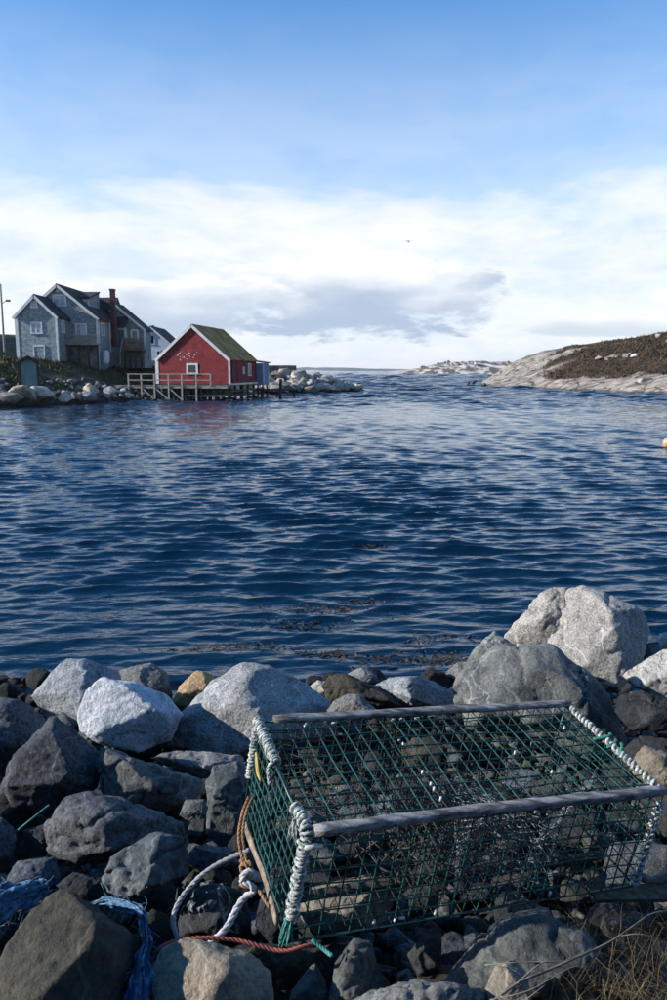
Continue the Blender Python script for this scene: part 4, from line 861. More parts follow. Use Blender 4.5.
# propane tank beside the house
def tank():
    Y = 86.6; c = at(106.5, 363, Y); zb = c.z; r = 3.3 * Y / F; e = empty('gas_tank', c); tag(e, 'upright pale gas tank against the side of the shingled house', 'tank')
    pts = [(0, -.2), (0.35, -.18), (0.9, .02), (1, .22), (1, 1.05), (0.93, 1.22), (0.6, 1.36), (0.2, 1.42), (0, 1.42)]; mb = MB()
    n = 14
    for i, (rr, zz) in enumerate(pts):
        for j in range(n): mb.v.append((rr * r * math.cos(6.283 * j / n), rr * r * math.sin(6.283 * j / n), zz))
    for i in range(len(pts) - 1):
        for j in range(n): mb.f.append([i * n + j, i * n + (j + 1) % n, (i + 1) * n + (j + 1) % n, (i + 1) * n + j]); mb.m.append(0)
    o = bpy.data.objects.new('body', mb.mesh('body', M['tank'], True)); COL.objects.link(o); o.parent = e
    o = bpy.data.objects.new('valve_cap', MB().tube([(0, 0, 1.4), (0, 0, 1.58)], 0.12, 8).mesh('valve_cap', M['steel'])); COL.objects.link(o); o.parent = e
    o = bpy.data.objects.new('base', MB().tube([(0, 0, -0.5), (0, 0, -.1)], 0.3, 10).mesh('base', M['concrete'])); COL.objects.link(o); o.parent = e
tank()
def pale_house():
    Y = 108.0; O = Vector((XW(150, 355, Y), Y, 3.2)); B = Bld('pale_house', O, 0, 'pale blue-grey house behind, between the shingled house and the red shed')
    x = lambda px: XW(px, 345, Y) - O.x; z = lambda py: ZW(py, Y) - O.z
    B.gable(x(129), x(175), 0, 9, z(368), z(348), z(327), 'whitehouse', 'roof_dark', xr=x(151), over=0.2)
    B.window(x(150), x(155), z(344.5), z(334.5), 0, pane='glass', mull=False); B.window(x(156), x(160.5), z(356.5), z(350), 0, pane='glass', mull=False, fw=0.14)
    B.part('chimney', MB().box((x(147.5), 3, z(332)), (x(149.5), 3.4, z(324))), M['steel'])
pale_house()
def teal_hut():
    Y = 70.0; rz = R(24); c = at(29.2, 386, Y); O = Vector((c.x, c.y, c.z)); B = Bld('teal_hut', O, rz, 'small teal wooden hut standing on stilts at the left edge', 'hut')
    k = Y / F; w, dp, h = 15.5 * k, 15.5 * k, 25.5 * k
    B.gable(-w / 2, w / 2, -dp / 2, dp / 2, 0, h * 0.94, h * 1.10, 'teal', 'roof_dark', over=0.16, th=0.12, trim='roof_dark', rake=True)
    for sx in (-1, 1):
        for sy in (-1, 1): B.part('stilt', MB().box((sx * w * 0.42 - .07, sy * dp * 0.42 - .07, -1.5), (sx * w * 0.42 + .07, sy * dp * 0.42 + .07, 0)), M['wood_grey'])
    n = 9
    for i in range(n):
        xa = -w / 2 + w * i / n; B.part('board', MB().box((xa + .008, -dp / 2 - .022, 0.02), (xa + w / n - .008, -dp / 2 - .001, h * 0.92)), M['teal'])
teal_hut()
def ramp():
    e = empty('timber_ramp', at(6, 376, 76)); tag(e, 'sloping weathered timber walkway running off the left edge behind the teal hut', 'walkway')
    for i, (a, b_) in enumerate((((-26, 353), (18, 369)), ((-26, 361), (18, 376.5)), ((-26, 366), (18, 380)))):
        MB().bar(at(*a, 77), at(*b_, 75), 0.14, 0.16).build('rail', M['wood_grey'], e)
    for i in range(10):
        t = i / 9; p = at(-22 + 40 * t, 366 + 14 * t, 76.6 - 1.8 * t); MB().box((p.x - .2, p.y - .7, p.z), (p.x + .14, p.y + 1.0, p.z + .06)).build('plank', M['wood_grey'], e)
    for px, y0, y1 in ((2, 363, 390), (-14, 357, 390), (16, 369, 392)):
        MB().bar(at(px, y0, 76), at(px, y1, 76), 0.14, 0.14).build('post', M['wood_dark'], e)
ramp()
def pole():
    Y = 118.0; a = at(0.4, 284, Y); b_ = at(4.6, 352, Y); e = empty('utility_pole', b_); tag(e, 'thin wooden pole with a small lamp arm at the left edge', 'pole')
    MB().tube([b_, a], 0.16, 8, taper=[1.15, 0.8]).build('mast', M['wood_grey'], e)
    p = at(2.2, 303.5, Y); q = at(8.4, 300.5, Y); MB().tube([p, p.lerp(q, .5) + Vector((0, 0, .1)), q], 0.05, 5).build('arm', M['steel'], e)
    MB().box((q.x - .35, q.y - .15, q.z - .18), (q.x + .25, q.y + .15, q.z + .12)).build('lamp_head', M['steel'], e)
pole()

# ------------------------------------------------------------------ red shed on its wharf
RZ = R(-9); CR = Vector((XW(229, 383.6, 80), 80.0, 0)); FLOOR = 1.70
ex = Vector((math.cos(RZ), math.sin(RZ), 0)); ey = Vector((-math.sin(RZ), math.cos(RZ), 0))
SHW, SHL = 7.55, 10.8
SO = CR - ex * SHW; SO.z = FLOOR
def red_shed():
    B = Bld('red_shed', SO, RZ, 'weathered red shed with a mossy roof on pilings over the water', 'shed'); he, hr = 2.52, 5.85
    B.gable(0, SHW, 0, SHL, 0, he, hr, 'red', 'moss_roof', over=0.18, th=0.14)
    wx = SHW * (187.5 - 158.7) / 70.3; kz = 80.6 / F
    B.window(wx, wx + 1.22, (383 - 374) * kz, (383 - 362.5) * kz * 0.98 + 0.0, 0, pane='glass', mull=False, fw=0.2)
    d = B.part('door', MB().box((SHW + 0.003, 1.2, 0.05), (SHW + 0.06, 2.6, 2.3)), M['red']); B.part('frame', MB().box((SHW + 0.004, 1.05, 0.05), (SHW + 0.09, 1.2, 2.42)).box((SHW + 0.004, 2.6, 0.05), (SHW + 0.09, 2.75, 2.42)).box((SHW + 0.004, 1.2, 2.3), (SHW + 0.088, 2.6, 2.42)), M['red'], d)
    d = B.part('door', MB().box((SHW + 0.003, 3.1, 0.05), (SHW + 0.05, 4.3, 2.25)), M['red'])
    B.window(5.2, 5.9, 1.0, 1.75, SHW, axis='x', pane='curtain', mull=False, fw=0.1); B.window(7.3, 8.6, 0.75, 2.15, SHW, axis='x', pane='glass', mull=True, fw=0.14)
    B.part('corner_board', MB().box((SHW - .1, SHL - .02, 0), (SHW + .05, SHL + .12, he)), M['red'])
    B.part('sill_beam', MB().box((SHW + 0.004, 0.1, -0.12), (SHW + 0.22, SHL, 0.06)), M['trim'])
    B.part('floor', MB().box((0.02, 0.02, -0.22), (SHW - 0.02, SHL - 0.02, -0.005)), M['wood_dark'])
    for i in range(6):
        for j in range(5):
            xx = 0.2 + (SHW - 0.4) * i / 5; yy = 0.6 + (SHL - 1.0) * j / 4
            B.part('piling', MB().tube([(xx, yy, -2.6), (xx + random.uniform(-.06, .06), yy, -0.22)], 0.15, 7), M['wood_green'])
    for zz in (-0.55, -1.05):
        B.part('brace', MB().box((SHW - 2.8, 0.35, zz - .1), (SHW + .3, 0.45, zz + .1)), M['wood_green']); B.part('brace', MB().box((SHW - .02, 0.4, zz - .28), (SHW + .12, SHL - 0.6, zz - .08)), M['wood_green'])
red_shed()
def lean_to():
    o = SO + ex * (SHW - 0.6) + ey * (SHL + 0.6); B = Bld('blue_lean_to', o, RZ, 'small blue lean-to with a flat roof tucked behind the red shed', 'shed')
    B.part('wall', MB().box((0, 0, -0.3), (1.35, 2.4, 2.2)), M['blueboard']); B.part('roof', MB().prism([(-.9, -.15, 2.52), (1.55, -.15, 2.2), (1.55, -.15, 2.34), (-.9, -.15, 2.66)], (0, 2.8, 0)), M['roof_dark'])
    for yy in (-0.03, 2.3): B.part('corner_board', MB().box((1.27, yy, -0.3), (1.40, yy + .13, 2.15)), M['trim'])
    for xx in (0.1, 1.2):
        for yy in (0.2, 2.2): B.part('post', MB().box((xx - .08, yy - .08, -2.4), (xx + .08, yy + .08, -0.3)), M['wood_dark'])
lean_to()
def wharf():
    e = empty('wharf', (SO.x, SO.y, 0), RZ); tag(e, 'narrow timber wharf with a railing in front of the red shed', 'wharf')
    def P(name, mb, mat, parent=None):
        o = bpy.data.objects.new(name, mb.mesh(name, mat)); COL.objects.link(o); o.parent = parent or e; return o
    x0, x1, y0, y1 = -4.3, SHW + 0.15, -1.15, -0.06
    n = 44
    for i in range(n):
        a = x0 + (x1 - x0) * i / n; P('plank', MB().box((a + .008, y0 + random.uniform(-.03, .03), FLOOR - 0.20), (a + (x1 - x0) / n - .008, y1, FLOOR - 0.14 + random.uniform(-.006, .006))), M['wood_grey'])
    P('beam', MB().box((x0, y0 + .05, FLOOR - 0.42), (x1, y0 + .2, FLOOR - 0.205)), M['wood_grey']); P('beam', MB().box((x0, y1 - .25, FLOOR - 0.42), (x1, y1 - .1, FLOOR - 0.205)), M['wood_grey'])
    def lx(px): # railing column -> local x on the wharf's outer side
        best = min(((abs((333.5 + F * (q := SO + ex * t + ey * y0).x / q.y * 1.0) - px), t) for t in np.linspace(-6, 9, 600))); return best[1]
    xs = [lx(p) for p in (131, 143.5, 156.5, 170.5, 183.5, 198, 212)]
    for i, a in enumerate(xs):
        P('post', MB().box((a - .075, y0 - .085, -0.9 if i < 6 else FLOOR - 0.14), (a + .075, y0 + .045, FLOOR + 0.95)), M['wood_grey'])
        if 0 < i < 4: P('brace', MB().bar((a + .1, y0 + .0, FLOOR - 0.45), (xs[i + 1] - .1, y0 + .0, 0.15), 0.07, 0.12), M['wood_grey'])
    P('rail', MB().box((xs[0] - .1, y0 - .10, FLOOR + 0.95), (xs[-1] + .1, y0 + .05, FLOOR + 1.05)), M['wood_grey']); P('rail', MB().box((xs[0], y0 - .135, FLOOR + 0.35), (xs[-1], y0 - .09, FLOOR + 0.45)), M['wood_grey'])
    P('brace', MB().box((xs[4], y0 + .06, 0.45), (xs[-1] + 1.4, y0 + .16, 0.6)), M['wood_green'])
    # landing behind the shed towards the jetty
    P('landing', MB().box((SHW - 1.5, SHL - .1, FLOOR - .9), (SHW + 5.0, SHL + 1.4, FLOOR - .72)), M['wood_dark'])
    for a in (SHW + .6, SHW + 2.4, SHW + 4.4): P('piling', MB().tube([(a, SHL + .3, -1), (a, SHL + .3, FLOOR - .9)], .14, 7), M['wood_dark'])
wharf()
def mooring_post():
    p = atz(280, 398, 0.0); a = at(281, 379, p.y); e = MB().tube([p - Vector((0, 0, .8)), p, a], 0.19, 8, taper=[1.1, 1, .85]).build('mooring_post', M['wood_dark'], None, True, (p.x, p.y, 0)); tag(e, 'lone dark mooring post standing in the water before the jetty', 'post')
mooring_post()
def breakwater():
    Y = 132.0; a = at(258, 365.2, Y); b_ = at(294, 365.0, Y); e = empty('breakwater', (a.x, Y, 0)); tag(e, 'dark stone breakwater wall behind the pale jetty', 'wall')
    r = random.Random(8)
    for row in range(5):
        x = a.x - r.random()
        while x < b_.x:
            w = r.uniform(0.7, 1.5); z0 = -0.4 + row * (a.z + .4) / 5
            MB().box((x, Y - r.uniform(.0, .25), z0), (min(x + w - .03, b_.x + .3), Y + 2.2, z0 + (a.z + .4) / 5 - 0.03), 0, 0.03).build('stone', M['far_dark'], e); x += w
breakwater()
def buoy():
    p = atz(667, 447, 0.0); e = empty('buoy', (p.x, p.y, 0)); tag(e, 'small white and orange mooring buoy floating at the right edge', 'buoy')
    M['orange'] = simple('buoy_orange', (0.55, 0.26, 0.06), (0.3, 0.16, 0.05), 8, 0.5, 0); M['buoywhite'] = simple('buoy_white', (0.48, 0.40, 0.31), (0.30, 0.24, 0.18), 8, 0.5, 0)
    def lathe(pts, n=14):
        mb = MB()
        for r, z in pts:
            for j in range(n): mb.v.append((r * math.cos(6.283 * j / n), r * math.sin(6.283 * j / n), z))
        for i in range(len(pts) - 1):
            for j in range(n): mb.f.append([i * n + j, i * n + (j + 1) % n, (i + 1) * n + (j + 1) % n, (i + 1) * n + j]); mb.m.append(0)
        return mb
    for nm, pts, mt in (('float', [(0.0, -.2), (.16, -.15), (.18, 0), (.175, .13)], 'orange'), ('cap', [(.172, .135), (.165, .23), (.12, .31), (.05, .35), (0, .36)], 'buoywhite'), ('ring', [(.03, .35), (.03, .42), (0.0, .43)], 'steel')):
        o = bpy.data.objects.new(nm, lathe(pts).mesh(nm, M[mt], True)); COL.objects.link(o); o.parent = e
buoy()
def bird():
    c = at(408.5, 242, 70); e = MB().prism([c + Vector((-.04, -.18, 0)), c + Vector((.04, -.18, 0)), c + Vector((.06, .05, .02)), c + Vector((0, .3, 0)), c + Vector((-.06, .05, .02))], (0, 0, .07))
    e.add([c + Vector((.03, -.05, .05)), c + Vector((.03, .1, .05)), c + Vector((.25, .12, .16)), c + Vector((.22, .0, .16)), c + Vector((.42, .12, .06))], [(0, 1, 2, 3), (3, 2, 4)]); e.add([c + Vector((-.03, -.05, .05)), c + Vector((-.03, .1, .05)), c + Vector((-.25, .12, .16)), c + Vector((-.22, .0, .16)), c + Vector((-.42, .12, .06))], [(3, 2, 1, 0), (4, 2, 3)])
    tag(e.build('bird', M['steel']), 'single gull flying far off in front of the clouds', 'bird')
bird()

# ================================================================== LOBSTER TRAP
def rot(a, b_, c): return Matrix.Rotation(c, 3, 'Z') @ Matrix.Rotation(b_, 3, 'Y') @ Matrix.Rotation(a, 3, 'X')
TR = rot(R(9.3), R(6.2), R(20.6)); TP = Vector((-0.128, 1.899, 1.46)); TL, TW, TH = 1.2, 0.516, 0.355
def T(x, y, z): return TP + TR @ Vector((x, y, z))
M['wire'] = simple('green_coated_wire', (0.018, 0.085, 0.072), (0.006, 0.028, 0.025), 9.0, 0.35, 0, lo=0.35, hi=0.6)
M['wire_dark'] = simple('dark_wire', (0.018, 0.028, 0.023), (0.006, 0.008, 0.007), 9.0, 0.8, 0)  # darker, duller wire for the bottom, back and partition panels
M['rail'] = simple('weathered_rail', (0.37, 0.35, 0.335), (0.075, 0.068, 0.064), 60.0, 0.9, 1.0, 110, 0.008, stretch=(0.09, 0.8, 1), lo=.38, hi=.6)
M['lash'] = simple('bleached_lashing', (0.60, 0.61, 0.58), (0.20, 0.25, 0.235), 70, 0.95, 1.0, 260, 0.004, lo=.4, hi=.62)
M['teal_rope'] = simple('teal_rope', (0.10, 0.36, 0.32), (0.04, 0.18, 0.16), 30, 0.9, 0.5, 120, 0.003)
M['white_rope'] = simple('white_rope', (0.60, 0.58, 0.58), (0.36, 0.35, 0.36), 20, 0.95, 0.5, 120, 0.002)
M['grey_rope'] = simple('grey_rope', (0.34, 0.35, 0.35), (0.18, 0.19, 0.2), 20, 0.95, 0.5, 120, 0.002)
M['brown_rope'] = simple('brown_rope', (0.36, 0.21, 0.11), (0.17, 0.09, 0.05), 25, 0.95, 0.5, 120, 0.002)
M['red_rope'] = simple('red_rope', (0.34, 0.09, 0.07), (0.17, 0.045, 0.035), 14, 0.85, 0.4, 120, 0.002)
M['twine'] = simple('net_twine', (0.36, 0.37, 0.36), (0.16, 0.17, 0.17), 9, 0.9, 0)
M['twine_dark'] = simple('net_twine_dark', (0.085, 0.08, 0.07), (0.03, 0.03, 0.028), 9, 0.9, 0)
M['yellow'] = simple('yellow_band', (0.50, 0.38, 0.08), (0.3, 0.22, 0.05), 9, 0.6, 0)
M['clip'] = simple('metal_clip', (0.62, 0.62, 0.60), (0.40, 0.40, 0.40), 20, 0.45, 0, metal=0.2)
trap = empty('lobster_trap', TP); tag(trap, 'green wire lobster trap with grey wooden rails resting on the rocks', 'lobster trap')
def panel(name, o_, u, v, lu, lv, mesh=0.047, r=0.0026, sag=0.006, seed=0, mat='wire'):
    """welded wire panel from corner o_ along unit axes u, v (trap axes)"""
    rng = random.Random(seed); mb = MB(); o_, u, v = Vector(o_), Vector(u), Vector(v); w = u.cross(v); nu = round(lu / mesh); nv = round(lv / mesh); ph = rng.uniform(0, 6)
    def pos(a, b_):
        d = sag * (math.sin(a * 7 + ph) * math.sin(b_ * 9 + ph * 2)) + 0.002 * math.sin(a * 31 + b_ * 17)
        q = o_ + u * a + v * b_ + w * d; return T(*q)
    for i in range(nu + 1):
        a = lu * i / nu; k = max(3, nv // 2); mb.tube([pos(a + 0.0012 * math.sin(i * 3 + j), lv * j / k) for j in range(k + 1)], r, 4, cap=False)
    for i in range(nv + 1):
        b_ = lv * i / nv; k = max(4, nu // 2); mb.tube([pos(lu * j / k, b_ + 0.0012 * math.sin(i * 5 + j)) for j in range(k + 1)], r * 1.08, 4, cap=False)
    return mb.build(name, M[mat], trap, True)
panel('top_panel', (0, 0, TH), (1, 0, 0), (0, 1, 0), TL, TW, seed=1, sag=0.008)
panel('bottom_panel', (0, 0, 0), (1, 0, 0), (0, 1, 0), TL, TW, seed=2, r=.0016, mat='wire_dark')
panel('front_panel', (0, 0, 0), (1, 0, 0), (0, 0, 1), TL, TH, seed=3)
panel('back_panel', (0, TW, 0), (1, 0, 0), (0, 0, 1), TL, TH, seed=4, r=.0018, mat='wire_dark')
panel('end_panel', (0, 0, 0), (0, 1, 0), (0, 0, 1), TW, TH, seed=5, mesh=0.038)
panel('end_panel', (TL, 0, 0), (0, 1, 0), (0, 0, 1), TW, TH, seed=6)
panel('partition_panel', (0.44, 0.02, 0), (0, 1, 0), (0, 0, 1), TW - 0.04, TH, seed=7, mat='wire_dark')
def frame_wire():
    mb = MB()
    c = [(0, 0, 0), (TL, 0, 0), (TL, TW, 0), (0, TW, 0), (0, 0, TH), (TL, 0, TH), (TL, TW, TH), (0, TW, TH)]
    for a, b_ in ((0, 1), (1, 2), (2, 3), (3, 0), (4, 5), (5, 6), (6, 7), (7, 4), (0, 4), (1, 5), (2, 6), (3, 7)): mb.tube([T(*c[a]), T(*c[b_])], 0.0034, 6)
    mb.build('edge_frame', M['wire'], trap, True)
frame_wire()
def wood_rail(name, a, b_, w, h, seed, n=40, mat='rail'):
    """worn length of lath: rounded section, wandering edges"""
    rng = np.random.default_rng(seed); a, b_ = Vector(a), Vector(b_); d = (b_ - a); up = Vector((0, 0, 1)); sx = d.normalized().cross(up).normalized(); sz = sx.cross(d.normalized()); mb = MB(); k = 12
    t_ = np.linspace(0, 1, n); 
    for i in range(n):
        t = t_[i]; P0 = a.lerp(b_, t) + sx * (0.004 * math.sin(t * 7 + seed)) + sz * (0.003 * math.sin(t * 5 + seed * 2))
        for j in range(k):
            an = 2 * math.pi * j / k; cx_, cz_ = math.cos(an), math.sin(an); q = (abs(cx_) ** 4 + abs(cz_) ** 4) ** -0.25
            e = 1 + 0.30 * float(fbm(np.array([[t * 16, cx_ * 1.2 + seed, cz_ * 1.2]]), 3, seed)[0]); e *= (1 if 0 < i < n - 1 else 0.82)
            mb.v.append(tuple(T(*(P0 + sx * (cx_ * q * w / 2 * e) + sz * (cz_ * q * h / 2 * e)))))
    for i in range(n - 1):
        for j in range(k): mb.f.append([i * k + j, i * k + (j + 1) % k, (i + 1) * k + (j + 1) % k, (i + 1) * k + j]); mb.m.append(0)
    mb.f.append(list(range(k))[::-1]); mb.m.append(0); mb.f.append([(n - 1) * k + j for j in range(k)]); mb.m.append(0)
    return mb.build(name, M[mat], trap, True)
M['old_runner'] = simple('dark_runner', (0.10, 0.085, 0.07), (0.04, 0.035, 0.03), 40, 0.95, 0.8, 80, 0.006, stretch=(.1, 1, 1))
wood_rail('wooden_rail', (0.05, TW - 0.005, TH + 0.012), (TL + 0.005, TW - 0.005, TH + 0.012), 0.034, 0.021, 1)
wood_rail('wooden_rail', (0.022, 0.004, TH + 0.010), (TL + 0.002, 0.004, TH + 0.010), 0.036, 0.027, 2)
wood_rail('wooden_runner', (0.0, 0.16, -0.016), (TL, 0.16, -0.016), 0.034, 0.024, 3, mat='old_runner')
wood_rail('wooden_runner', (0.0, TW - 0.09, -0.016), (TL, TW - 0.09, -0.016), 0.034, 0.024, 4, mat='old_runner')
M['board'] = simple('beige_board', (0.34, 0.27, 0.20), (0.09, 0.07, 0.05), 26, 0.9, 0.6, 40, 0.005)
wood_rail('end_board', (-0.012, 0.05, 0.022), (-0.012, TW - 0.06, 0.022), 0.012, 0.028, 5, mat='board')
def lashing(name, pts, pitch=0.0115, R0=0.0118, r=0.0049, seed=0, mat='lash'):
    """rope wound round an edge"""
    rng = random.Random(seed); P = catmull(pts, 12) if len(pts) > 2 else [Vector(pts[0]).lerp(Vector(pts[1]), i / 20) for i in range(21)]
    L = [0.0]
    for a, b_ in zip(P, P[1:]): L.append(L[-1] + (b_ - a).length)
    n = int(L[-1] / pitch * 12); out = []; j = 0; u = None
    for i in range(n + 1):
        s_ = L[-1] * i / n
        while j < len(L) - 2 and L[j + 1] < s_: j += 1
        c = P[j].lerp(P[j + 1], min(1, (s_ - L[j]) / max(1e-9, L[j + 1] - L[j]))); d = (P[j + 1] - P[j]).normalized()
        u = d.orthogonal().normalized() if u is None else (u - d * u.dot(d)).normalized(); w = d.cross(u); a = 2 * math.pi * i / 12 + 0.25 * math.sin(i * 0.13 + seed)
        rr = R0 * (1 + 0.22 * math.sin(i * 0.21 + seed * 2) + 0.14 * math.sin(i * 0.83) + 0.12 * rng.uniform(-1, 1)); c = c + d * rng.uniform(-.0012, .0012); out.append(T(*(c + u * math.cos(a) * rr + w * math.sin(a) * rr)))
    mb = MB().tube(out, r, 6); rng2 = random.Random(seed + 50)
    for q in range(int(L[-1] * 420)):     # whiskers of worn fibre
        p = out[rng2.randrange(len(out))]; d = Vector([rng2.uniform(-1, 1) for _ in range(3)]); d.normalize(); p = p + d * r * .9; mb.tube([p, p + d * rng2.uniform(.003, .008) + Vector((0, 0, -.002)), p + d * rng2.uniform(.006, .014) + Vector((0, 0, -.007))], .0007, 3, cap=False)
    o2 = list(reversed(out)); back = [q + Vector((rng2.uniform(-.002, .002), rng2.uniform(-.002, .002), rng2.uniform(-.002, .002))) for q in out]
    return mb.build(name, M[mat], trap, True)
lashing('rope_lashing', [(0.0, TW, TH * 0.42), (0.0, TW, TH)], seed=1, R0=0.0095, r=0.0046)
lashing('rope_lashing', [(0.0, TW + .012, TH + .004), (0.0, TW * 0.82, TH + .004), (0.004, TW * 0.58, TH)], seed=2)
lashing('rope_lashing', [(0.0, TW * 0.20, TH + 0.006), (0.006, TW * 0.1, TH + 0.006), (0.004, 0.012, TH + .002), (0.0, 0.0, TH - 0.04), (0.0, 0.0, TH * 0.5), (0.0, 0.0, TH * 0.22)], seed=3, R0=0.0122)
lashing('rope_lashing', [(TL, TW, TH + .004), (TL, TW * .5, TH + .006), (TL, 0.03, TH + .004)], pitch=0.019, R0=0.008, r=0.0058, seed=4)
lashing('rope_lashing', [(TL, 0.0, TH - 0.03), (TL, 0.0, 0.0)], pitch=0.021, R0=0.009, r=0.0062, seed=5)
def frayed(name, root, dirv, n, length, mat, seed, spread=0.5, parent=None, r=0.0018):
    rng = random.Random(seed); mb = MB(); root = Vector(root); dirv = Vector(dirv)
    for i in range(n):
        p = root + Vector([rng.uniform(-.006, .006) for _ in range(3)]); d = dirv + Vector([rng.uniform(-spread, spread) for _ in range(3)]); pts = [p]
        for k in range(4): d = d + Vector([rng.uniform(-.25, .25) for _ in range(3)]) + Vector((0, 0, -.12)); p = p + d.normalized() * length * rng.uniform(.7, 1.1) / 4; pts.append(p)
        mb.tube(pts, r, 4, taper=[1, 1, .9, .8, .5])
    return mb.build(name, M[mat], parent, True)
frayed('frayed_end', T(-.006, -.004, TH * .26), (-.25, -.15, -1), 26, 0.085, 'teal_rope', 1, .35, trap)
frayed('frayed_end', T(-.012, .06, TH + .0), (-.3, -.3, -1), 14, 0.06, 'lash', 2, .4, trap)
rope_mb(MB(), [T(-.008, TW * .58, TH + .01), T(-.016, TW * .6, TH - .02), T(-.014, TW * .55, TH - .06)], 0.006).build('rope_tail', M['lash'], trap, True)
MB().tube(catmull([T(-.014, TW * .70, TH - .105), T(-.022, TW * .74, TH - .07), T(-.02, TW * .82, TH - .05), T(-.016, TW * .84, TH - .07), T(-.016, TW * .78, TH - .10), T(-.014, TW * .71, TH - .105)], 6), 0.0042, 5).build('tag_ring', M['yellow'], trap, True)
# netting inside: knitted heads (funnels) and a parlour ramp
def net(name, fn, nu, nv, mat, r=0.0011, seed=0):
    rng = random.Random(seed); mb = MB()
    J = {(i, j): fn(i / nu, j / nv) + Vector([rng.uniform(-.004, .004) for _ in range(3)]) for i in range(nu + 1) for j in range(nv + 1)}
    for i in range(nu):
        for j in range(nv + 1):
            for dj in (-1, 1):
                if (i + j) % 2 == 0 and 0 <= j + dj <= nv: mb.tube([T(*J[(i, j)]), T(*J[(i + 1, j + dj)])], r, 3, cap=False)
                if (i + j) % 2 == 1 and 0 <= j + dj <= nv and False: pass
    for i in range(nu):
        for j in range(nv + 1):
            if (i + j) % 2 == 1: continue
    return mb.build(name, M[mat], trap)
def cone(c0, s0, c1, s1, ax):
    c0, c1 = Vector(c0), Vector(c1)
    def fn(u, v):
        a = 2 * math.pi * v; c = c0.lerp(c1, u); sx, sy = [p + (q - p) * (u ** 0.7) for p, q in zip(s0, s1)]; k = (abs(math.cos(a)) ** 3 + abs(math.sin(a)) ** 3) ** (-1 / 3)
        k = k * (1 - u) + u; p, q = math.cos(a) * sx * k, math.sin(a) * sy * k
        return c + (Vector((p, 0, q)) if ax == 'y' else Vector((0, p, q)))
    return fn
net('entrance_net', cone((0.66, 0.005, TH * .5), (0.17, 0.15), (0.66, 0.24, TH * .55), (0.06, 0.06), 'y'), 16, 56, 'twine', .0013, 1)
net('entrance_net', cone((0.24, TW - .005, TH * .5), (0.17, 0.15), (0.24, 0.28, TH * .55), (0.06, 0.06), 'y'), 12, 44, 'twine_dark', .0011, 2)
net('parlour_net', cone((0.46, TW * .5, TH * .5), (0.22, 0.15), (0.86, TW * .5, TH * .36), (0.09, 0.05), 'x'), 20, 44, 'twine_dark', .0011, 3)
net('end_net', lambda u, v: Vector((0.80 + 0.30 * u, 0.03 + 0.20 * u + 0.04 * math.sin(5 * v), 0.03 + (TH - .06) * v)), 22, 22, 'twine', .0012, 4)
for c, q in (((0.66, 0.24, TH * .55), 0.06), ((0.24, 0.28, TH * .55), 0.06)):
    MB().tube([T(c[0] + q * math.cos(a), c[1], c[2] + q * math.sin(a)) for a in np.linspace(0, 6.2832, 25)], 0.003, 5).build('entrance_ring', M['wire'], trap, True)
def clutter():                           # old net and rope fouling the inside
    rng = random.Random(14); mb = MB()
    for k in range(90):
        c = Vector((rng.uniform(.36, 1.0), rng.uniform(.12, .45), rng.uniform(.03, .20))); pts = [c]
        for i in range(7): c = c + Vector((rng.uniform(-.07, .07), rng.uniform(-.06, .06), rng.uniform(-.04, .035))); c.z = min(.3, max(.012, c.z)); c.y = min(.49, max(.03, c.y)); c.x = min(1.16, max(.05, c.x)); pts.append(c)
        mb.tube([T(*p) for p in catmull(pts, 3)], rng.uniform(.0012, .003), 4)
    mb.build('tangled_twine', M['twine_dark'], trap, True)
clutter()
rng = random.Random(31)
for k in range(30):                      # crimped clips that close the panels
    e = rng.choice([(rng.uniform(.04, TL - .04), 0.0, TH - .02), (rng.uniform(.04, TL - .04), TW, TH - .02), (0.44, rng.uniform(.05, TW - .05), TH), (rng.uniform(.04, TL - .04), 0.0, .02), (rng.uniform(.1, TL - .1), rng.uniform(.05, TW - .05), TH), (rng.uniform(.1, TL - .1), rng.uniform(.05, TW - .05), 0.004)])
    a = rng.choice([Vector((1, 0, 0)), Vector((0, 0, 1)), Vector((.6, .8, 0))]) * 0.009; c = Vector(e)
    MB().tube([T(*(c - a)), T(*(c + a))], 0.0042, 6).build('clip', M['clip'], trap, True)
MB().tube([T(-.004, -.018, TH - .026), T(.045, -.018, TH - .028)], .0065, 7).build('hinge_bar', M['clip'], trap, True)

# ================================================================== ROPES, RAGS, DRIFTWOOD, GRASS
def pxpath(l): return [at(x, y, Y) for x, y, Y in l]
def rope(label, l, r, mat, cat='rope', name='rope', **k):
    o = rope_mb(MB(), pxpath(l), r, **k).build(name, M[mat], None, True); tag(o, label, cat); return o
br = MB()
for off, sd_ in ((0, 1), (4, 2)):
    rope_mb(br, pxpath([(249 + off, 797, 2.13), (243 + off * .8, 812, 2.10), (239 + off * .9, 834, 2.06), (241 + off, 852, 2.03), (245 + off * .4, 866, 2.0)]), 0.0052)
rope_mb(br, pxpath([(240, 860, 2.0), (247, 866, 1.985), (251, 872, 1.99), (244, 874, 2.0), (241, 866, 2.01), (249, 862, 1.99), (252, 868, 1.99)]), 0.0055)
rope_mb(br, pxpath([(240, 884, 1.965), (246, 887, 1.955), (254, 886, 1.96), (260, 892, 1.94), (266, 902, 1.92), (270, 908, 1.91)]), 0.0050)
tag(br.build('rope', M['brown_rope'], None, True), 'doubled brown rope knotted to the end of the trap', 'rope')
wr = MB()
rope_mb(wr, pxpath([(250, 850, 2.03), (242, 853, 2.03), (220, 863, 2.02), (202, 875, 2.0), (186, 892, 1.97), (176, 908, 1.93), (173, 922, 1.9), (178, 940, 1.87)]), 0.0075)
tag(wr.build('rope', M['grey_rope'], None, True), 'greyish rope arcing left from the trap knot down to the tan boulder', 'rope')
wr = MB()
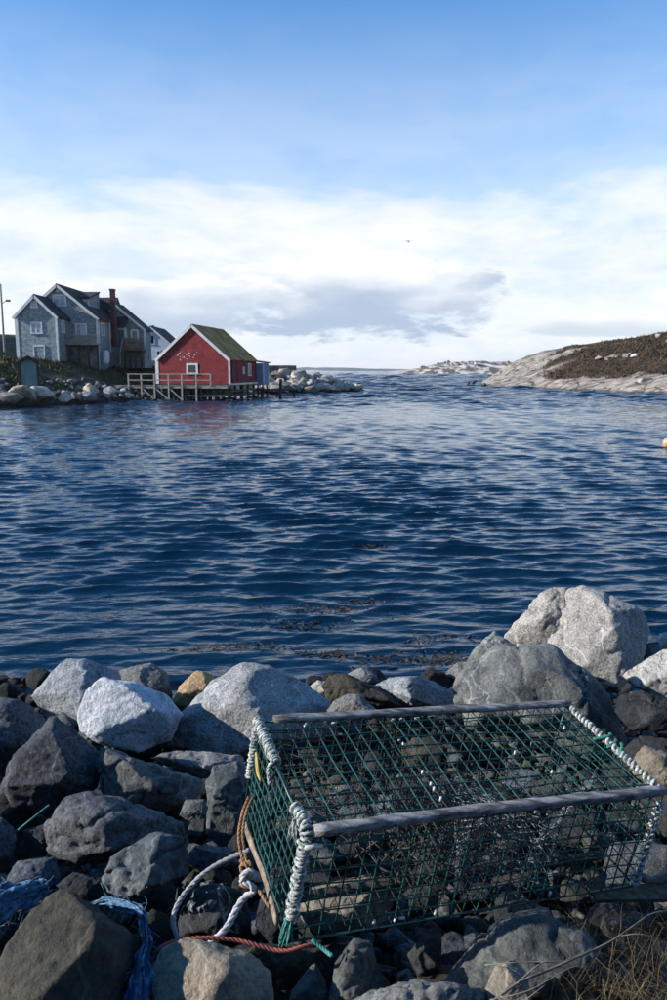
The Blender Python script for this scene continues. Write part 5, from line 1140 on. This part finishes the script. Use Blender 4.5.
rope_mb(wr, pxpath([(258, 880, 1.97), (252, 872, 1.965), (245, 873, 1.96), (242, 882, 1.955), (250, 884, 1.95), (254, 892, 1.945), (246, 896, 1.94), (241, 902, 1.93), (236, 910, 1.91), (230, 922, 1.885), (222, 933, 1.86), (214, 940, 1.845), (207, 947, 1.83)]), 0.0098)
tag(wr.build('rope', M['white_rope'], None, True), 'thick white rope knotted below the brown rope at the trap corner', 'rope')
rope('red rope lying across the tan boulder below the trap', [(150, 962, 1.80), (158, 950, 1.80), (170, 943, 1.81), (190, 939, 1.815), (212, 938, 1.82), (235, 940, 1.825), (252, 944, 1.82), (270, 949, 1.815), (287, 951, 1.81), (302, 947, 1.82), (318, 943, 1.84)], 0.0058, 'red_rope')
rope('thin turquoise cord lying under the near bottom edge of the trap', [(312, 940, 1.83), (322, 948, 1.82), (332, 956, 1.80)], 0.006, 'teal_rope', pitch=5)
rope('thin green string stretched between dark rocks on the left', [(18, 830, 2.4), (34, 817, 2.42), (49, 805, 2.48)], 0.003, 'teal_rope')
gk = MB(); rng = random.Random(6)
for k in range(3): rope_mb(gk, [T(TL - .02 + rng.uniform(-.02, .02), .20 + .05 * k, TH + .0), T(TL + .012, .22 + .03 * k, TH + .016 + rng.uniform(0, .012)), T(TL + .035, .25 + .03 * k, TH + .006), T(TL + .03, .21 + .03 * k, TH - .02), T(TL + .0, .20 + .02 * k, TH - .01), T(TL + .02, .23 + .02 * k, TH + .012)], 0.006)
M['green_rope'] = simple('green_rope', (0.03, 0.22, 0.15), (0.015, 0.11, 0.08), 25, 0.8, 0.4, 120, 0.002)
tag(gk.build('rope', M['green_rope'], None, True), 'bright green rope knot tied to the right end of the trap', 'rope')
# torn blue net rags
M['blue'] = simple('blue_net', (0.16, 0.31, 0.47), (0.03, 0.085, 0.16), 40, 0.9, 0.9, 90, 0.006)
M['blue_pale'] = simple('blue_fibre', (0.10, 0.20, 0.31), (0.03, 0.09, 0.17), 18, 0.9, 0)
def rag(label, l, seed, fr=90):
    """crumpled strip: path points with half widths in metres"""
    rng = random.Random(seed); e = empty('blue_rag', at(*l[0][:3])); tag(e, label, 'netting')
    P = catmull([at(x, y, Y) for x, y, Y, w in l], 10); Wd = np.interp(np.linspace(0, 1, len(P)), np.linspace(0, 1, len(l)), [q[3] for q in l]); mb = MB(); k = 15
    V = []
    for i, p in enumerate(P):
        t = (P[min(i + 1, len(P) - 1)] - P[max(i - 1, 0)]).normalized(); view = (EYE - p).normalized(); sx = t.cross(view).normalized()
        for j in range(k):
            a = (j / (k - 1) - .5) * 2; nz = float(fbm(np.array([[i * .16, j * .55, seed]]), 3, seed)[0]); V.append(p + sx * (a * Wd[i] * (1 + .35 * nz)) + view * (.022 * math.cos(a * 1.4) + .028 * nz + .008 * math.sin(j * 2.4 + i * .3)))
    mb.add(V, [(i * k + j, i * k + j + 1, (i + 1) * k + j + 1, (i + 1) * k + j) for i in range(len(P) - 1) for j in range(k - 1)])
    o = mb.build('cloth', M['blue'], e, True); sm = o.modifiers.new('t', 'SOLIDIFY'); sm.thickness = .004
    mb = MB()
    for q in range(fr):                  # loose fibres along the edges
        i = rng.randrange(len(P)); j = rng.choice([0, 0, k - 1, k - 1, rng.randrange(k)]); p = V[i * k + j]; pts = [p]; d = Vector([rng.uniform(-1, 1) for _ in range(3)]) + (EYE - p).normalized() * .5
        for _ in range(3): d = d + Vector([rng.uniform(-.6, .6) for _ in range(3)]) + Vector((0, 0, -.2)); p = p + d.normalized() * rng.uniform(.006, .016); pts.append(p)
        mb.tube(pts, .0009, 3, cap=False)
    mb.build('loose_fibre', M['blue_pale'], e)
rag('torn blue netting rag hanging between the boulders at the bottom left', [(91, 906, 2.0, .008), (106, 902, 1.98, .015), (124, 906, 1.94, .014), (139, 912, 1.9, .010), (145, 926, 1.86, .009), (146, 942, 1.82, .011), (142, 960, 1.78, .018), (141, 982, 1.74, .030), (139, 1012, 1.70, .034)], 3, 150)
rag('crumpled blue netting between dark rocks at the left edge', [(-14, 912, 1.98, .05), (4, 902, 2.0, .045), (20, 896, 2.03, .04), (38, 890, 2.06, .03), (48, 886, 2.08, .014)], 5, 140)
# torn plastic sheet draped on the dark rock
def plastic():
    m, N, b = newmat('torn_plastic'); b.inputs['Base Color'].default_value = (0.55, 0.58, 0.6, 1); b.inputs['Roughness'].default_value = 0.25
    tr = N.new('ShaderNodeBsdfTransparent'); mx = N.new('ShaderNodeMixShader'); tc = N.new('ShaderNodeTexCoord')
    fac = N.ramp(N.noise(N.new('ShaderNodeMapping', inp={'Vector': tc.outputs['Object'], 'Scale': (1, 1, .35), 'Rotation': (0, .6, 0)}).outputs[0], 34, 5, .6, 1.2), [(0.54, 0.0), (0.66, 0.4)])
    N.l.new(fac, mx.inputs[0]); N.l.new(tr.outputs[0], mx.inputs[1]); N.l.new(b.outputs[0], mx.inputs[2]); N.l.new(mx.outputs[0], N.n['Material Output'].inputs[0])
    mb = MB(); k = 14; V = []
    for i in range(k):
        for j in range(k):
            u, v = i / (k - 1), j / (k - 1); x = 181 + 62 * u + 6 * math.sin(v * 7); y = 886 + 50 * v - 6 * math.sin(u * 3.1); nz = float(fbm(np.array([[u * 4, v * 4, 3.3]]), 3, 9)[0]); V.append(at(x, y, 1.86 - .05 * math.sin(math.pi * u) * math.sin(math.pi * v) - .03 * v + .03 * nz))
    mb.add(V, [(i * k + j, (i + 1) * k + j, (i + 1) * k + j + 1, i * k + j + 1) for i in range(k - 1) for j in range(k - 1)])
    tag(mb.build('plastic_sheet', m, None, True), 'torn clear plastic film draped over a dark rock left of the trap corner', 'plastic sheet')
plastic()
# plank and driftwood at the right
def drift(label, a, b_, r, mat, name='driftwood', bend=0.02, cat='driftwood'):
    a, b_ = at(*a), at(*b_); P = [a.lerp(b_, t) + Vector((0, 0, bend * math.sin(t * 5 + a.x * 9))) for t in np.linspace(0, 1, 12)]
    o = MB().tube(P, r, 8, taper=list(1 + .18 * np.sin(np.arange(12) * 1.9))).build(name, M[mat], None, True); tag(o, label, cat)
pl = MB(); a, b_ = at(590, 893, 2.28), at(700, 893, 2.46)
for k in range(1): pl.bar(a, b_, 0.055, 0.02, up=(0, -.5, 1))
M['plank'] = simple('old_plank', (0.16, 0.13, 0.095), (0.035, 0.03, 0.022), 30, 0.95, 0.7, 30, 0.006, stretch=(.3, 2, 2))
tag(pl.build('plank', M['plank']), 'old weathered plank lying beside the right end of the trap', 'plank')
M['stick'] = simple('dead_stick', (0.22, 0.185, 0.15), (0.08, 0.065, 0.05), 20, 0.95, 0.5, 60, 0.003)
drift('short grey stick above the plank at the right edge', (640, 878, 2.35), (690, 868, 2.45), .014, 'stick', 'driftwood')
def branch():
    e = empty('dead_branch', at(495, 988, 1.55)); tag(e, 'long thin dead branch arching through the dry grass at lower right', 'branch')
    main = catmull(pxpath([(482, 1010, 1.50), (515, 985, 1.55), (548, 970, 1.60), (580, 956, 1.64), (610, 942, 1.69), (632, 927, 1.74), (652, 914, 1.80), (672, 912, 1.84), (700, 920, 1.86)]), 8)
    MB().tube(main, .0032, 6, taper=list(np.linspace(1.2, .5, len(main)))).build('stem', M['stick'], e, True)
    for pts in ([(515, 985, 1.55), (540, 964, 1.58), (560, 962, 1.6), (590, 950, 1.62)], [(490, 1000, 1.52), (530, 990, 1.52), (570, 968, 1.56), (600, 962, 1.6)], [(620, 936, 1.71), (640, 934, 1.7), (664, 940, 1.7)], [(500, 996, 1.52), (520, 1002, 1.5), (545, 985, 1.5)], [(485, 965, 1.6), (520, 962, 1.58), (560, 961, 1.58), (580, 956, 1.62)]):
        p = catmull(pxpath(pts), 6); MB().tube(p, .0014, 5, taper=list(np.linspace(1.1, .4, len(p)))).build('twig', M['stick'], e, True)
branch()
def grass():
    rng = random.Random(17); M['dry'] = simple('dry_grass', (0.24, 0.18, 0.095), (0.07, 0.05, 0.028), 6, 0.9, 0, lo=.4, hi=.6); M['dry_dark'] = simple('dry_grass_dark', (0.10, 0.075, 0.04), (0.035, 0.028, 0.018), 6, 0.9, 0)
    for nm, cnt, lab, x0, x1, mt in (('dry_grass', 900, 'dry straw-coloured grass in the bottom right corner', 560, 700, 'dry'), ('dry_grass', 500, 'dark withered grass and stems between stones at the bottom right', 500, 690, 'dry_dark')):
        mb = MB()
        for k in range(cnt):
            px = rng.uniform(x0, x1); py = rng.uniform(925, 1040) if mt == 'dry' else rng.uniform(930, 1040); p = atg(px, py, 0.10 + 0.12 * rng.random()); d = Vector((rng.uniform(-.9, .9), rng.uniform(-.5, .5), rng.uniform(.25, 1.1))); L = rng.uniform(.07, .26); pts = [p]
            for i in range(4): p = p + d.normalized() * L / 4; pts.append(p); d = d + Vector((rng.uniform(-.25, .25), rng.uniform(-.2, .2), -.32))
            w = rng.uniform(.0005, .0013); sx = d.cross(Vector((0, 1, .3))).normalized() * w; n = len(pts)
            vs = [q + sx * (1 - i / n) for i, q in enumerate(pts)] + [q - sx * (1 - i / n) for i, q in enumerate(pts)]; mb.add(vs, [(i, i + 1, n + i + 1, n + i) for i in range(n - 1)])
        tag(mb.build(nm, M[mt]), lab, 'grass', kind='stuff')
grass()
# floating rockweed near the shore
def weed():
    M['weed'] = simple('rockweed', (0.070, 0.040, 0.012), (0.018, 0.012, 0.006), 5, 0.35, 0, lo=.35, hi=.65); rng = random.Random(23)
    for lab, spots in (('brown rockweed floating in a mat off the middle of the near shore', [(420, 648, 30, 5), (440, 640, 40, 5), (390, 660, 60, 6), (450, 660, 50, 6), (330, 655, 50, 5)]), ('scattered brown rockweed drifting further out in front of the trap', [(360, 602, 40, 6), (330, 610, 60, 7), (300, 622, 60, 6), (370, 545, 22, 2.5), (255, 648, 50, 6), (200, 650, 40, 5)])):
        mb = MB()
        for cx, cy, sx, sy in spots:
            for k in range(int(sx * 2.2)):
                q = atz(rng.gauss(cx, sx * .45), rng.gauss(cy, sy * .5), 0.0); a = rng.uniform(0, 6.28); L = rng.uniform(.04, .16); pts = []; z0 = rng.uniform(-.02, .010)
                for i in range(4): pts.append(q + Vector((0, 0, z0 + rng.uniform(-.006, .01)))); a += rng.uniform(-.6, .6); q = q + Vector((math.cos(a), math.sin(a), 0)) * L / 3
                w = rng.uniform(.004, .012); nrm = Vector((-math.sin(a), math.cos(a), .3)) * w; n = 4
                mb.add([p + nrm for p in pts] + [p - nrm for p in pts], [(i, i + 1, n + i + 1, n + i) for i in range(n - 1)])
        tag(mb.build('seaweed', M['weed']), lab, 'seaweed', kind='stuff')
weed()
# rough grass and weeds on the far bank
def bank_grass():
    rng = np.random.default_rng(31); n = 26000; X = rng.uniform(-48, -15, n); Y = rng.uniform(64, 112, n); h, d = shore_h(X, Y); nz = fbm(np.stack([X * .33, Y * .33, 0 * X], 1), 3, 5)
    ok = (d > 2.2) & (nz > -0.12); X, Y, h, nz = X[ok], Y[ok], h[ok], nz[ok]; n = len(X)
    M['bank'] = simple('bank_weeds', (0.07, 0.085, 0.024), (0.05, 0.032, 0.016), 0.5, 0.95, 0, lo=.44, hi=.56)
    C = np.stack([X, Y, h], 1); a = rng.uniform(0, 6.28, n); s_ = rng.uniform(.05, .2, n); hh = rng.uniform(.1, .4, n); dx = np.stack([np.cos(a), np.sin(a), 0 * a], 1) * s_[:, None]; top = C + rng.normal(0, .1, (n, 3)) + np.stack([0 * a, 0 * a, hh], 1)
    i = np.arange(n); o = link('bank_grass', mesh_np('bank_grass', np.concatenate([C - dx, C + dx, top]), np.stack([i, i + n, i + 2 * n], 1), False), M['bank']); tag(o, 'rough grass and weeds on the bank round the houses', 'grass', kind='stuff')
bank_grass()

# ================================================================== HAZE
def haze():
    m = bpy.data.materials.new('haze'); m.use_nodes = True; N = NT(m.node_tree); N.n.clear(); v = N.new('ShaderNodeVolumePrincipled', inp={'Color': (0.86, 0.92, 1.0, 1), 'Density': 0.00007, 'Anisotropy': 0.2}); N.new('ShaderNodeOutputMaterial', inp={'Volume': v.outputs[0]})
    tag(MB().box((-6600, -70, -2.2), (6600, 6900, 90)).build('haze', m, None, False, (0, 0, 0)), kind='stuff', label='thin sea haze in the air over the harbour', cat='haze')
haze()
